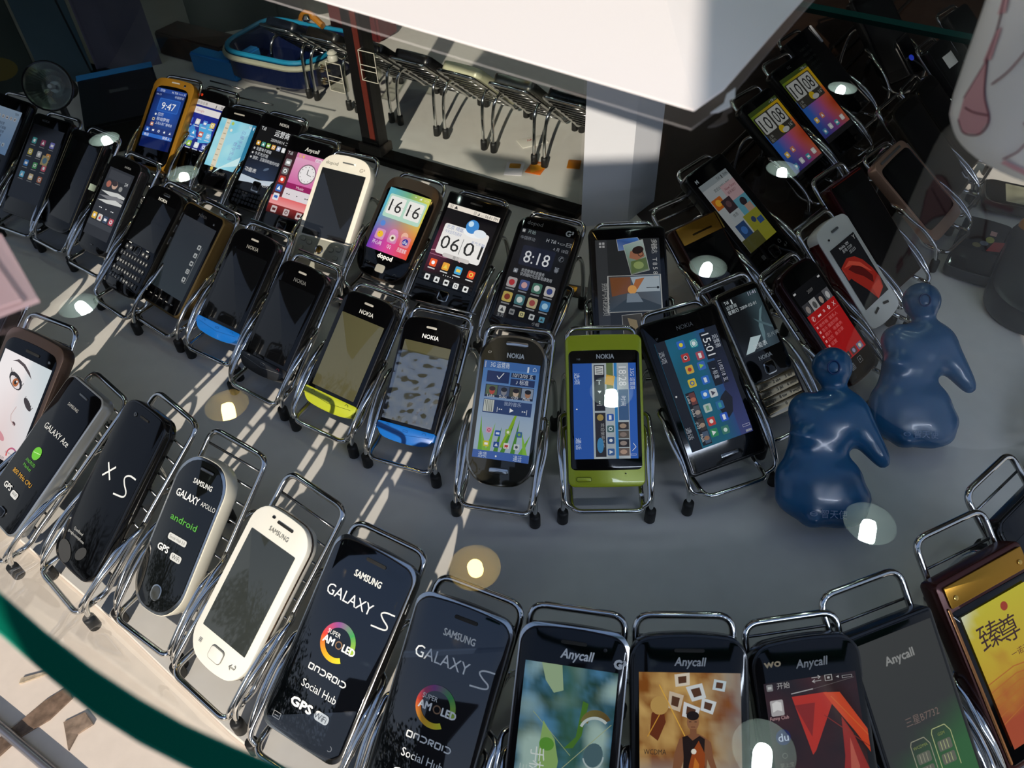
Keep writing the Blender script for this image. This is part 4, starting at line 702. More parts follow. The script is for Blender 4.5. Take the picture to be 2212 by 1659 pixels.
P = Phone('A11', 'gold and maroon phone with a yellow picture and brush writing, at the right edge', GA, ('4a201a', .4, .25), 14, 4, 4, fin=(3, 18, 3, 3), scr=(7, 22, 7, 12)).scr(a_gold, m=MID)
P.bar('gold_plate', 1, 9.5, P.W - 6, 12.5, GOLD, 1, .0003, .0012); P.logo('Anycall', 4, 11, 3.2, '8a6f4a', 14); P.root.children[-1].location.z = .0012
for sx_ in (-1, 1): P.bar('screw', 1 + sx_ * (P.W / 2 - 8), 11, 3, 3, mat('brass_screw', 'd8b060', 1, .2), z=.0015)
P.bar('gold_edge', -P.W / 2 + 2.4, P.L * .5 + 5, 2, P.L - 20, mat('rose_gold', 'a8744a', 1, .2)); pstand(P, 'gold and maroon phone')
P = Phone('A12', 'black phone beyond the gold one, almost out of the picture at right', GA, t=11).scr(None); pstand(P, 'black phone beyond the gold one')

for k, (x, y, yw) in enumerate(((-.478, .450, 38), (-.543, .508, 40), (-.612, .568, 41))):
    P = Phone('AX%d' % k, ('black phone just outside the left edge, beside the brown framed phone', 'black phone farther outside the left edge', 'black phone farthest outside the left edge')[k], GA, pose=(x, y, .03, yw, 39, 0, .058, .114)).scr(None); pstand(P, ('black phone just outside the left edge', 'black phone farther out at left', 'black phone farthest out at left')[k])
# ------------------------------------------------------------------ second arc of phones
P = Phone('B00', 'black phone with a pale blue message screen, at the far left edge', GB, rt=6, rb=9, scr=(7, 14, 7, 52)).scr(a_e72, m=DIM)
P.art('keypad', lambda a: [a.RR(6 + c * 5, 72 + r * 8, 10 + c * 5, 77 + r * 8, .8, '3a3a38') for r in range(4) for c in range(9)]); pstand(P, 'phone with the pale blue message screen')
P = Phone('B0', 'black phone with a dim grid of coloured icons, second from the far left', GB, rt=6, rb=8, scr=(5, 13, 5, 18)).scr(a_n97, m=MID)
P.logo('NOKIA', -8, 8, 2.6, '555'); pstand(P, 'phone with the dim icon grid')
P = Phone('B1', 'plain dark phone with thin gold side lines, left of the photo playing phone', GB, ('0a0a0c', 0, .15), 12, 7, 12, 1, 3, fin=2, scr=(5, 12, 5, 14)).scr(None)
for sx_ in (-1, 1): P.bar('gold_side_line', sx_ * (P.W / 2 - 1), P.L / 2, .8, P.L - 16, mat('pale_gold', 'c8b48a', 1, .25))
P.bar('green_sticker', P.W / 2 + .5, 52, 1, 7, mat('green_paper', 'b8c8b4', 0, .6), z=-.008, th=.007); pstand(P, 'plain dark phone with gold lines')
P = Phone('B2', 'narrow black phone with a music player screen and silver side', GB, ('26272a', .5, .2), 13, 9, 11, 2, 3, fin=1.4, scr=(6, 15, 6, 17)).scr(a_music)
P.bar('silver_edge', P.W / 2 - .3, P.L / 2, 1.2, P.L - 16, SIL, z=-.002, th=.003); P.logo('NOKIA', 6, 11, 2.2, '888'); P.bar('home_button', 0, P.L - 9, 4, 1, GUN); pstand(P, 'narrow music player phone')
P = Phone('B3', 'black phone with a full letter keyboard and a dark screen', GB, ('3a3833', .9, .25), 11, 11, 10, 3, 3, fin=(1, 1, 1, 1), scr=(5, 15, 5, 50)).scr(None)
P.logo('NOKIA', 0, 14, 3, 'c8c6be', bold=.1); P.ring('earpiece', 2, 6.5, 10, 3, 1.4, GUN)
def kb(a):
    for r in range(4):
        for c in range(10):
            x, y = 5 + c * (P.W - 10) / 10 + 2.2, P.L - 37 + r * 8; a.RR(x - 1.9, y - 2.6, x + 1.9, y + 2.6, .9, '1a1a1a'); a.T('1234567890QWERTYUIOPASDFGHJKL.ZXCVBNM,?!@-'[r * 10 + c], x, y + 1.2, 2.4, 'd8d8d4', 'c')
    for sx_ in (-1, 1):
        for q in range(2): a.RR(P.W / 2 + sx_ * (10 + q * 6) - 2.6, P.L - 47, P.W / 2 + sx_ * (10 + q * 6) + 2.6, P.L - 42, 1, '2a2a2a'); a.C(P.W / 2 + sx_ * (10 + q * 6), P.L - 44.5, 1, 'c0c0bc')
        a.R(P.W / 2 + sx_ * 14 - 2, P.L - 49.4, P.W / 2 + sx_ * 14 + 2, P.L - 48.6, 'e0e0dc')
P.art('keyboard', kb); P.ring('navigation_key', 0, P.L - 45, 9, 9, 2.4, GUN)
for q in range(3): P.bar('side_key', P.W / 2 + .3, 18 + q * 13, 1, 8, SIL, z=-.006, th=.003)
pstand(P, 'phone with the letter keyboard')
P = Phone('B4', 'dark phone with a bronze side and a small column of pale icons', GB, ('6a5836', .8, .3), 14, 7, 8, fin=2, scr=(5, 14, 5, 17)).scr(a_dim_icons)
P.logo('NOKIA', 0, 9, 2.6, '3a3a3a'); P.bar('camera_lens', 18, 10, 2.4, 2.4, GUN); P.art('touch_keys', lambda a: [a.R(10 + q * 8, P.L - 10, 13 + q * 8, P.L - 9.2, '8a8a86') for q in range(5)]); pstand(P, 'dark phone with the bronze side')
def c5(pid, lab, endm, offm, logoc, desc, slot=LSLOT, endc=None, art=None):
    P = Phone(pid, lab, GB, ('0b0b0c', 0, .22), 12, 9, 9, 3, 3, fin=1.2, scr=(5, 21, 5, 16)).scr(art, m=offm if art is None else SCR)
    P.bar('earpiece', 0, 8, 9, 1.8, slot); P.logo('NOKIA', 1, 17, 3.3, logoc, 14, bold=.1)
    o = obj('coloured_end', slab((P.W + .1) * .001, .0135, .0015, .0092, -.0115, .0010, .0006, 0, .003, y0=-.0001), endm, P.root)
    P.art('key_marks', lambda a: (a.L([(4, P.L - 9), (P.W / 2, P.L - 6.5), (P.W - 4, P.L - 9)], .25, endc or '222'), a.O(9, P.L - 10.5, 1.3, 1.8, endc or '222', 180, 360, 8), a.O(P.W - 9, P.L - 10.5, 1.3, 1.8, 'b03030' if endm is DG else (endc or '222'), 180, 360, 8), a.L([(P.W / 2 - 2, P.L - 10.6), (P.W / 2 + 2, P.L - 10.6), (P.W / 2 + 2, P.L - 9.2), (P.W / 2 - 2, P.L - 9.2), (P.W / 2 - 2, P.L - 10.6)], .3, endc or '666')), z=.0012)
    pstand(P, desc); return P
c5('B5', 'black phone with a bright blue lower end and a plain dark screen', BLUE, OFF, '77756f', 'dark phone with the blue end', endc='0a4a8a')
c5('B6', 'all black phone with a dark screen, left of the yellow ended phone', DG, OFF, '5a5a58', 'all black phone', endc='777')
c5('B7', 'black phone with a lime yellow lower end and olive blank screen', YEL, OLIVE, 'b8b8b4', 'yellow ended phone', endc='5a6010')
def a_foil(a):
    pass
P = c5('B8', 'black phone with a bright blue lower end and crinkled clear film over its screen', BLUE, OLIVE, 'e2e2e0', 'blue ended phone with crinkled film', endc='0a4a8a')
bm = bmesh.new(); nx_, ny_ = 18, 30; vv = []
for j in range(ny_ + 1):
    for i in range(nx_ + 1):
        X, Y = (i / nx_ - .5) * (P.W - 7) * .001, .016 + (P.L - 46) * .001 * j / ny_
        vv.append(bm.verts.new((X, Y, .0034 + .0011 * nz(X * 1000, Y * 1000, .16, 5) + .0006 * nz(X * 1000, Y * 1000, .4, 1))))
for j in range(ny_):
    for i in range(nx_): q = j * (nx_ + 1) + i; bm.faces.new((vv[q], vv[q + 1], vv[q + nx_ + 2], vv[q + nx_ + 1]))
obj('crinkled_film', bm, thin_glass('crinkled_film', (.93, .95, .96), rough=.13, gain=11.0), P.root)
P = Phone('B9', 'chrome rimmed phone showing green grass, widgets and icons on blue', GB, ('b8b4aa', 1, .1), 11, 15, 15, 5, 6, fin=(2, 2, 2, 2), face=mat('smoke_front', '26251f', 0, .05, .5), scr=(5, 21, 5, 20)).scr(a_c7, m=MID)
P.bar('earpiece', 2, 6.8, 17, 3.2, SIL); P.logo('NOKIA', 2, 17.5, 3.6, 'd8d8d4', 13, bold=.2); P.logo('C7', -18, 15.5, 1.6, '999', name='small_lettering'); P.ring('home_button', 0, P.L - 12, 15, 4.6, 1.6, GUN, SIL, .5); pstand(P, 'chrome rimmed phone with the grass screen')
P = Phone('B10', 'lime green phone with a sideways home screen on blue', GB, LIME, 12.5, 5, 5, .5, .5, fin=(2.2, 12, 2.2, 12.5), scr=(5, 22, 5, 21)).scr(a_n8, 1, MID)
P.logo('NOKIA', 1, 18.6, 3.4, 'c8c8c6', 13, bold=.15); P.logo('N8', -19, 19.5, 1.5, '999', name='small_lettering'); P.ring('home_button', -17, P.L - 6, 11, 3.6, 1.4, mat('lime_line', '55600c', .4, .4), LIME, .35); P.bar('microphone_hole', 14, P.L - 10, 1, 1, BLK); pstand(P, 'lime green phone')
P = Phone('B11', 'black phone with a sideways teal screen of icons, right of the lime phone', GB, ('0d0e0f', .3, .25), 13.5, 5, 5, fin=2, scr=(7, 17, 7, 18)).scr(a_e7, 1, MID)
P.logo('NOKIA', 2, 12.5, 3.4, '6a6a68', 14); P.logo('E7', -23, 15, 1.5, '777', name='small_lettering'); P.ring('home_button', 2, P.L - 8, 15, 2.8, .8, SIL, GUN, .4); pstand(P, 'black phone with the teal icon screen')
P = Phone('B12', 'silver and black bar phone with a metal number keypad', GB, ('a8a294', 1, .16), 11.5, 5, 6, 1, 1, fin=(1.6, 2, 1.6, 30), scr=(4, 7, 4, 53)).scr(a_6700)
P.logo('NOKIA', 0, 62, 3.2, 'b8b8b4', 13, bold=.15); P.ring('navigation_key', 0, 70, 11, 11, 2.8, SIL)
KP = mat('warm_silver_keys', 'b8a888', 1, .22)
for r in range(4):
    P.bar('key_row', 0, P.L - 26.5 + r * 6.6, P.W - 6, 6.0, KP, 1.2, .0001, .0012)
P.art('key_numbers', lambda a: [a.T(('1 ao', '2 abc', '3 def', '4 ghi', '5 jkl', '6 mno', '7 pqrs', '8 tuv', '9 wxyz', '* +', '0', '#')[r * 3 + c], P.W / 2 + (c - 1) * 12.5, P.L - 25 + r * 6.6, 2.6, '3a362c', 'c') for r in range(4) for c in range(3)], z=.0016); pstand(P, 'silver keypad phone')
P = Phone('B13', 'black phone with a bright red menu screen, behind the front blue figure', GB, ('2a0d0f', .3, .15), 12, 9, 9, 3, 3, fin=2, scr=(5, 18, 5, 20)).scr(a_redmenu, m=MID)
P.logo('▣', 5, P.L - 12, 5, 'c8c8c6', name='touch_mark'); P.logo('▦', -7, P.L - 11, 5, 'c8c8c6', name='keypad_mark'); pstand(P, 'phone with the red menu')
P = Phone('B14', 'white phone with red sides and a red cloth picture', GB, WHITE, 13, 6, 6, 4, 4, face=None, scr=(6, 22, 6, 21)).scr(a_redcloth, m=DIM)
P.bar('speaker', 0, 10, 11, 2.2, mat('grey_slot', '6a6c6a', .2, .4)); P.bar('camera_lens', -14, 14, 2, 2, BLK); P.bar('red_side', -P.W / 2 + .2, P.L / 2 + 2, 1.6, P.L - 18, mat('dark_red_gloss', '4a0408', 0, .1, .5), z=-.011, th=.010); P.bar('red_side', P.W / 2 - .2, P.L / 2 + 2, 1.6, P.L - 18, mat('dark_red_gloss'), z=-.011, th=.010)
P.art('touch_keys', lambda a: (a.L([(P.W / 2 - 12, P.L - 13), (P.W / 2 - 4, P.L - 15)], 2.4, '2a2a2a'), a.L([(P.W / 2 + 4, P.L - 15), (P.W / 2 + 12, P.L - 13)], 2.4, '2a2a2a'))); pstand(P, 'white phone with red sides')
P = Phone('B15', 'dark phone with a thin red side, standing behind the white phone with red sides', GB, ('3a0a0c', .3, .15), 12, 4, 4, fin=1.5, scr=(5, 13, 5, 18)).scr(None); P.bar('red_top_line', 0, 2, P.W - 8, .8, mat('red_line', 'a0240c', .4, .3)); pstand(P, 'dark phone with the red side')
RG = mat('rose_gold_frame', 'c8a088', .7, .3)
P = Phone('B16', 'rose gold framed phone with a large blank black screen', GB, RG, 12, 8, 8, 1, 1, fin=(3, 9, 3, 12), scr=(5, 12, 5, 14)).scr(None)
P.bar('earpiece', -1, 5, P.W - 24, 2.6, mat('grey_mesh', '5a5652', .3, .5)); P.bar('bright_edge', P.W / 2 - 1, P.L / 2, 1.2, P.L - 16, SIL); pstand(P, 'rose gold framed phone')
P = Phone('B17', 'large dark phone with a smoky bronze edge, behind the rose gold framed phone', GB, ('3a332a', .7, .2), 12, 11, 11, 2, 2, fin=3, scr=(6, 14, 6, 16)).scr(None); pstand(P, 'large dark phone behind the rose gold one')
P = Phone('B18', 'dark phone leaning behind the smoky bronze phone, near the white cup', GB, ('25221e', .6, .25), 12, 10, 10, 2, 2, fin=2).scr(None); pstand(P, 'dark phone near the white cup')
P = Phone('B19', 'black phone with a folded white paper label, left of the white cup', GB, rt=4, rb=4).scr(None)
bm = bmesh.new(); pr = [(-.012, 0), (-.004, .0045), (.004, .005), (.012, .0005)]; a_ = [bm.verts.new((x, .078, .001 + z)) for x, z in pr]; b_ = [bm.verts.new((x, .094, .001 + z)) for x, z in pr]
for i in range(3): bm.faces.new((a_[i], a_[i + 1], b_[i + 1], b_[i]))
obj('paper_label', bm, mat('white_paper', 'efe9dc', 0, .8), P.root); pstand(P, 'phone with the white paper label')
P = Phone('B20', 'black glossy phone at the top right corner of the case', GB).scr(None); pstand(P, 'black phone in the top right corner')

# ------------------------------------------------------------------ back arc of phones
P = Phone('C0', 'gold framed phone showing 9:47 on a blue screen', GC, ('b8842a', .6, .3), 12, 10, 10, 2, 2, fin=(5, 10, 5, 3), scr=(8, 14, 8, 24)).scr(a_947)
P.bar('speaker', 2, 5, 12, 1.6, LSLOT); P.bar('camera_lens', 16, 6.5, 3, 3, SIL); P.ring('home_button', 0, P.L - 12, 13, 11, 2.6, GUN); pstand(P, 'gold framed phone')
P = Phone('C1', 'black phone with a blue icon screen and a white search box', GC, rt=10, rb=10, bt=2, bb=2, scr=(5, 14, 5, 26)).scr(a_wo)
P.logo('wo', -18, 9.5, 4, 'e0401c', 8, bold=.25, name='network_mark'); P.art('touch_keys', lambda a: [a.R(12 + q * 12, P.L - 20, 16 + q * 12, P.L - 19, '6a6a68') for q in range(3)]); pstand(P, 'phone with the white search box')
P = Phone('C2', 'black phone with a pale sky blue screen and a cream stripe', GC, rt=7, rb=9, scr=(4, 15, 4, 24)).scr(a_bluesky)
P.bar('speaker', -3, 7, 15, 1.6, LSLOT); P.logo('Anycall', 0, P.L - 17, 3.6, '5a5a5a', 13, it=.18); pstand(P, 'phone with the sky blue screen')
P = Phone('C3', 'black phone with a silver square key and a dark earth screen', GC, rt=5, rb=6, scr=(5, 15, 5, 36)).scr(a_nok)
P.logo('NOKIA', 6, 10, 3.2, 'a8a8a6', 13, bold=.1); P.ring('navigation_key', 2, P.L - 27, 11.5, 12, 2.6, SIL, FACE, 1.8); P.art('keypad', lambda a: [a.RR(6 + c * 4.6, P.L - 18 + r * 5, 9.6 + c * 4.6, P.L - 14.5 + r * 5, .8, '262628') for r in range(3) for c in range(9)]); pstand(P, 'phone with the silver square key')
P = Phone('C4', 'black phone with a pink clock and music screen', GC, rt=5, rb=7, scr=(4, 17, 4, 20)).scr(a_pink)
P.logo('Anycall', 4, 13.5, 4.2, 'c0c0be', 17, it=.18, bold=.12); P.ring('home_button', 0, P.L - 10, 12, 10, 2.4, GUN); P.logo('⌒', 18, P.L - 8, 4, '777', name='call_mark'); pstand(P, 'phone with the pink clock screen')
P = Phone('C5', 'cream white phone with a blank dark screen and pale grey keys', GC, ('e6e0d2', 0, .3), 14, 15, 9, 4, 2, face=None, scr=(5, 17, 5, 31)).scr(None, m=mat('slate_screen', '1e2023', 0, .08, .4))
P.bar('grey_key_panel', 0, P.L - 15, P.W - 6, 29, mat('pale_grey_panel', 'a3a397', .3, .35), 5, -.0004, .0008); P.bar('speaker', 2, 8, 13, 1.4, mat('grey_slot')); P.logo('dopod', -16, 12.5, 3.6, '9a9890', 14); P.logo('G³', 19, 14, 4, 'a0988e', name='network_mark')
P.ring('trackball', 0, P.L - 19, 9, 9, 4.4, SIL, mat('brass_ball', '8a7038', 1, .25), 1.4)
for x, y in ((-21, 26), (-13, 24), (-21, 17), (13, 22), (21, 24), (20, 15), (-14, 9), (14, 9)): P.ring('key', x, P.L - y, 6, 4.6, 2, mat('key_line', '6e6e66', .2, .4), mat('pale_grey_panel'), .35)
pstand(P, 'cream white phone')
P = Phone('C6', 'brown topped phone with a rainbow screen reading 16 16', GC, ('3a2e24', .5, .3), 13, 11, 16, 3, 5, fin=(1.5, 11, 1.5, 1.5), face=FACE, scr=(7, 14, 7, 27)).scr(a_1616)
P.logo('dopod', 1, P.L - 21, 4.6, 'e4e4e2', 17, bold=.25); P.ring('home_button', 1, P.L - 11, 11, 8.5, 2.2, GUN, mat('pale_key', 'b4b0a4', .3, .3), .4); P.logo('⌒', 19, P.L - 8, 4, '8a8a88', name='call_mark'); P.logo('⌣', -15, P.L - 12, 4, '8a8a88', name='call_mark')
P.bar('silver_line', -11, P.L - 18.5, 6, .7, SIL); pstand(P, 'rainbow screen phone')
P = Phone('C7', 'square black phone with a weather card reading 06 01', GC, rt=2.5, rb=3, t=12, scr=(4.5, 12, 4.5, 25)).scr(a_0601)
P.bar('speaker', 0, 6.5, 13, 1.6, SLOT); P.ring('home_button', 2, P.L - 13, 11, 10, 2.6, SIL); P.bar('seam', 0, P.L - 22, P.W - 4, .5, GUN); pstand(P, 'weather card phone')
P = Phone('C8', 'dark phone reading 8:18 with two rows of small icons', GC, t=12, rt=9, rb=9, bt=3, bb=2, scr=(5, 13, 5, 12)).scr(a_818, m=MID)
P.logo('dopod', -14, 9, 3.6, '8a8a88', 15); P.logo('G³', 20, 12, 5, 'd0d0ce', bold=.3, name='network_mark'); pstand(P, 'phone reading 8:18')
P = Phone('C9', 'wide black phone with photographs laid on a grey sideways screen', GC, t=12, rt=5, rb=5, scr=(5, 11, 6, 12)).scr(a_photos, m=MID); pstand(P, 'phone with the sideways photographs')
P = Phone('C10', 'black phone with a gold top plate', GC, ('4a2a1c', .5, .25), 14, 3, 3, fin=(2, 1.5, 2, 2), scr=(4, 22, 4, 8)).scr(None)
P.bar('gold_plate', 0, 10, P.W - 5, 17, GOLD, .8, .0003, .0014); P.bar('slot', 2, 12.5, 24, 1.8, mat('dark_brass', '3a2a0c', .8, .3), z=.0016, th=.0003); P.bar('gold_edge', P.W / 2 - .6, 10, 1.6, 18, mat('bright_gold', 'e8c860', 1, .15), z=-.004, th=.006); pstand(P, 'gold topped phone')
P = Phone('C11', 'black phone showing a bright web page with photographs and yellow panel', GC, rt=7, rb=7, t=12, scr=(7, 16, 11, 30)).scr(a_web, m=DIM)
P.logo('M', -22, 13, 3.6, 'c8c8c6', bold=.3, name='round_emblem'); P.ring('home_button', 2, P.L - 17, 13, 13, 3.4, GUN); P.logo('⌂', 16, P.L - 20, 4, '999', name='touch_mark'); P.logo('↩', 20, P.L - 13, 4, '999', name='touch_mark'); P.logo('▤', -15, P.L - 17, 4, '999', name='touch_mark'); pstand(P, 'phone with the web page')
P = Phone('C12', 'black phone reading 10 08 over blue and orange wallpaper, the nearer of two alike', GC, rt=7, rb=7, t=12, scr=(4, 12, 4, 21)).scr(a_htc(('10', '08')), m=DIM); P.bar('home_button', 12, P.L - 8, 5, 4, GUN); pstand(P, 'nearer phone reading 10 08')
P = Phone('C13', 'black phone reading 10 08 over blue and orange wallpaper, the farther of two alike', GC, rt=7, rb=7, t=12, scr=(4, 14, 4, 21)).scr(a_htc(('10', '08')), m=DIM); P.logo('hTC', 0, 9, 3, '666'); pstand(P, 'farther phone reading 10 08')
P = Phone('C14', 'tall black phone with a white strip along its top corner', GC, rt=3, rb=3, t=13, scr=(4, 8, 4, 8)).scr(None)
P.bar('white_strip', P.W / 2 - 3, 14, 4.5, 26, mat('grey_white_label', 'a8a8ac', 0, .5)); P.art('faint_lettering', lambda a: [a.T('标准配置 手机', 12, 20 + q * 7, 2.6, '2c2e2c') for q in range(5)]); pstand(P, 'tall black phone with the white strip')
P = Phone('C15', 'black phone under the glass shelf with a blue lit round key', GC, rt=5, rb=5, t=13, scr=(4, 10, 4, 14)).scr(None)
P.bar('round_key', P.W / 2 - 14, P.L - 22, 8, 8, mat('blue_lit_key', '0a1030', 0, .2, emit='2438b0', es=.8)); pstand(P, 'phone under the glass shelf')
# ------------------------------------------------------------------ phones on the stands behind the glass partition (seen from the back)
edir = Vector((.833, -.553)); eup = Vector((-.553, -.833)); eyaw = math.degrees(math.atan2(eup.x, eup.y))
EB = [('dark navy phone seen from behind, leftmost behind the glass partition', ('0d1320', .2, .3)), ('black phone seen from behind, second from left behind the glass partition', ('141414', .2, .3)), ('black phone seen from behind, directly behind the red striped post', ('0e0e10', .2, .25)),
      ('charcoal phone with a shiny back, just right of the red striped post', ('202022', .5, .25)), ('cream phone seen edge on from behind, fifth behind the partition', ('d8d6b4', .1, .35)), ('silver grey phone seen from behind, beside the cream phone', ('7c7c74', .7, .25)), ('dark teal phone seen from behind, beside the white column', ('0c1c1e', .4, .2))]
for k, (lab, bd) in enumerate(EB):
    f = Vector((-.318, 1.103)) + edir * (.0295 + k * .0735); b = f - eup * .090
    P = Phone('E%d' % k, lab, GE, bd, 12, 8, 8, 2, 2, pose=(b.x, b.y, .03, eyaw, 40, 0, .056, .112), scr=(5, 14, 5, 16)).scr(None)
    P.bar('camera_lens', 0, 12, 7, 7, GUN, z=-.0128, th=.0012); pstand(P, lab.split(',')[0] + (' by the post' if k == 2 else ' second from left' if k == 1 else ''))
P = Phone('H1', 'black phone at the right edge, facing the two blue figures', GB, pose=(.428, .400, .03, 118.6, 40, 0, .058, .112)).scr(None); pstand(P, 'black phone facing the two blue figures')

# ------------------------------------------------------------------ case and setting
BASE = [(-1.0, .93), (-.70, .62), (-.52, .462), (-.40, .362), (-.283, .275), (-.188, .198), (-.08, .122), (.02, .078), (.15, .052), (.40, .04), (.8, .04)]
FLOORM = mat('matt_white_board', 'd6d2cc', 0, .55, bump=.08, bscale=60, var=.03)
bm = bmesh.new(); prism(bm, [(x, y) for x, y in BASE] + [(1.2, .04), (1.2, 1.9), (-1.2, 1.9), (-1.2, 1.1)], -.011, 0); struct('floor', bm, FLOORM, smooth=False)
bm = bmesh.new(); prism(bm, [(-1.6, -.42), (1.2, -.42), (1.2, .06)] + [(x, y + .02) for x, y in BASE[::-1]] + [(-1.6, 1.5)], -.05, -.0125); struct('trim_1', bm, mat('cream_ledge', 'e2d5c6', 0, .6, bump=.1, bscale=80, var=.04), smooth=False)
bm = bmesh.new(); prism(bm, [(.150, .740), (.180, .650), (.235, .575), (.33, .60), (.45, .76), (.62, 1.02), (.9, 1.45), (.5, 1.85), (.25, 1.6), (.13, .80)], .0002, .0009); struct('trim_2', bm, mat('brown_board_and_shade', '2a1d15', 0, .25, .2, bump=.1, bscale=40, var=.25), smooth=False)  # brown board, widened forward as painted shade under the right-hand phones
for nm, pts in (('wall_back', [(-.95, 1.62), (.45, 1.50), (.45, 1.56), (-.95, 1.68)]), ('wall_left', [(-1.15, .9), (-.95, 1.62), (-1.0, 1.66), (-1.2, .92)]), ('wall_right', [(1.1, .3), (1.15, .3), (.75, 1.75), (.40, 1.56), (.45, 1.50), (.72, 1.68)])):
    bm = bmesh.new(); prism(bm, pts, 0, 1.0); struct(nm, bm, mat('dark_case_wall', '1b1c1f', 0, .35), smooth=False)
bm = bmesh.new(); box(bm, -1.4, .12, 1.0, 1.4, 2.0, 1.04); struct('ceiling', bm, mat('dark_canopy', '121314', 0, .6), smooth=False)
bm = bmesh.new(); prism(bm, [(-.200, -.9), (.25, -.9), (.25, .90), (.0, .92), (-.015, 1.10), (-.092, 1.10), (-.092, .755), (-.200, .755)], 0, .06, Matrix(((1, 0, 0, 0), (0, 0, 1, -.56), (0, 1, 0, 0), (0, 0, 0, 1)))); struct('shade_panel_near', bm, mat('grey_shade_panel', '55535a', 0, .7), smooth=False)  # unseen stepped panel added to keep the sun off the right half
bm = bmesh.new(); box(bm, -1.95, -2.05, -.9, -1.025, -2.0, 2.25); struct('shade_panel_left', bm, mat('grey_shade_panel'), smooth=False)  # unseen panel added to shade the left back of the case
bm = bmesh.new(); box(bm, -14, -11.2, -.9, 14, -11, 3.2); struct('added_facade', bm, mat('added_facade_grey', '4a4844', 0, .8, var=.3, bscale=1.2), smooth=False)  # unseen facade added to darken low reflections in the phone fronts
bm = bmesh.new(); box(bm, -14, -14, -.95, 14, 3, -.9); struct('trim_3', bm, mat('street_paving', '6a6660', 0, .8, var=.1, bscale=3), smooth=False)
# glass top with its green edge
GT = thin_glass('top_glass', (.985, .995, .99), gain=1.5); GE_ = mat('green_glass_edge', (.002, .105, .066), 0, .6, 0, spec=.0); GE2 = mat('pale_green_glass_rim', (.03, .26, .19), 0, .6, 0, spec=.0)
U = [(-1.03, .90), (-.73, .585), (-.545, .43), (-.425, .33), (-.305, .245), (-.21, .167), (-.13, .105)] + [(-0.081, 0.0651), (-0.071, 0.058), (-0.062, 0.0521), (-0.0539, 0.0474), (-0.0464, 0.0435), (-0.0394, 0.0405), (-0.0334, 0.038), (-0.0263, 0.0353)] + [(.03, .020), (.12, .012), (.30, .008), (.8, .01)]
V = [(-1.045, .885), (-.746, .57), (-.56, .415), (-.44, .315), (-.32, .23), (-.225, .152), (-.143, .093)] + [(-0.0893, 0.0663), (-0.0785, 0.0587), (-0.0686, 0.0521), (-0.0597, 0.0472), (-0.05, 0.0427), (-0.0423, 0.0393), (-0.0357, 0.0366), (-0.0279, 0.0339)] + [(.03, .000), (.12, -.008), (.30, -.012), (.8, -.01)]
bm = bmesh.new(); top = [bm.verts.new((x, y, .392)) for x, y in U] + [bm.verts.new(p) for p in ((.8, .62, .392), (-1.03, .95, .392))]
bm.faces.new(top)
n = len(U); rows = [[Vector((*U[i], .392)).lerp(Vector((*V[i], .376)), t) + Vector((0, 0, .002 * math.sin(math.pi * t))) for i in range(n)] for t in (0, .07, .5, .93, 1)]
rv = [[bm.verts.new(p) for p in r] for r in rows]
for j in range(4):
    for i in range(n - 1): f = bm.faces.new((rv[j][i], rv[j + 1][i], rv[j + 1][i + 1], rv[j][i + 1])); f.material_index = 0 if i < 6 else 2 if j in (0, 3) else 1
gtop = struct('window_1', bm, [GT, GE_, GE2], ang=60); tag(gtop, 'clear glass case top with a thick dark green front edge', 'glass')
FG = thin_glass('front_glass', (.97, .985, .98), gain=.3)
FU = [(-1.035, .895), (-.735, .58), (-.55, .425), (-.43, .325), (-.311, .240), (-.216, .161), (-.112, .081), (-.010, .022), (.13, .004), (.40, .0), (.8, .002)]
bm = bmesh.new(); a_ = [bm.verts.new((x, y - .002, -.008)) for x, y in BASE]; b_ = [bm.verts.new((x, y, .377)) for x, y in FU]
for i in range(len(BASE) - 1): bm.faces.new((a_[i], a_[i + 1], b_[i + 1], b_[i]))
tag(struct('window_2', bm, FG), 'upright clear front glass of the case along the white board edge', 'glass')
# glass shelf at upper right
bm = bmesh.new(); A, B = Vector((.165, .570)), Vector((.335, .446)); dn = Vector((.55, .83)) * .5
q = [A, B, B + dn, A + dn]; v = [bm.verts.new((p.x, p.y, .300)) for p in q]; bm.faces.new(v)
w_ = [bm.verts.new((p.x, p.y, z)) for z in (.300, .2965, .2935) for p in (A, B)]
for i, mi in ((0, 1), (2, 2)): f = bm.faces.new((w_[i], w_[i + 1], w_[i + 3], w_[i + 2])); f.material_index = mi
tag(obj('glass_shelf', bm, [GT, mat('teal_glass_edge', '1c4a42', 0, .5, 0, spec=0), mat('dark_teal_glass_edge', '061c19', 0, .5, 0, spec=0)], smooth=False), 'clear glass shelf with a dark green edge, at the upper right behind the white cup', 'glass shelf')
# partition: pane, rail, post, clips
pa, pb = Vector((-.1669, .9024)), Vector((.0817, .7484)); pd = (pb - pa).normalized(); pn = Vector((-pd.y, pd.x))
PM = Matrix(((pd.x, pn.x, 0, pa.x), (pd.y, pn.y, 0, pa.y), (0, 0, 1, 0), (0, 0, 0, 1))); LP = (pb - pa).length
bm = bmesh.new(); vs = [bm.verts.new(PM @ Vector(p)) for p in ((-.55, 0, .010), (LP, 0, .010), (LP, 0, .245), (-.55, 0, .245))]; bm.faces.new(vs)
tag(struct('window_3', bm, thin_glass('partition_glass', (.93, .95, .93))), 'upright glass partition behind the back arc of phones', 'glass')
bm = bmesh.new(); box(bm, -.55, -.009, 0, LP, .009, .011, PM); box(bm, -.55, -.012, 0, LP, -.009, .006, PM); struct('trim_4', bm, mat('dark_rail', '1c1916', .5, .25), smooth=False)
bm = bmesh.new(); box(bm, -.075, -.017, 0, -.012, -.012, .013, PM); struct('trim_5', bm, mat('brown_rail_face', '4a3a30', .2, .4), smooth=False)
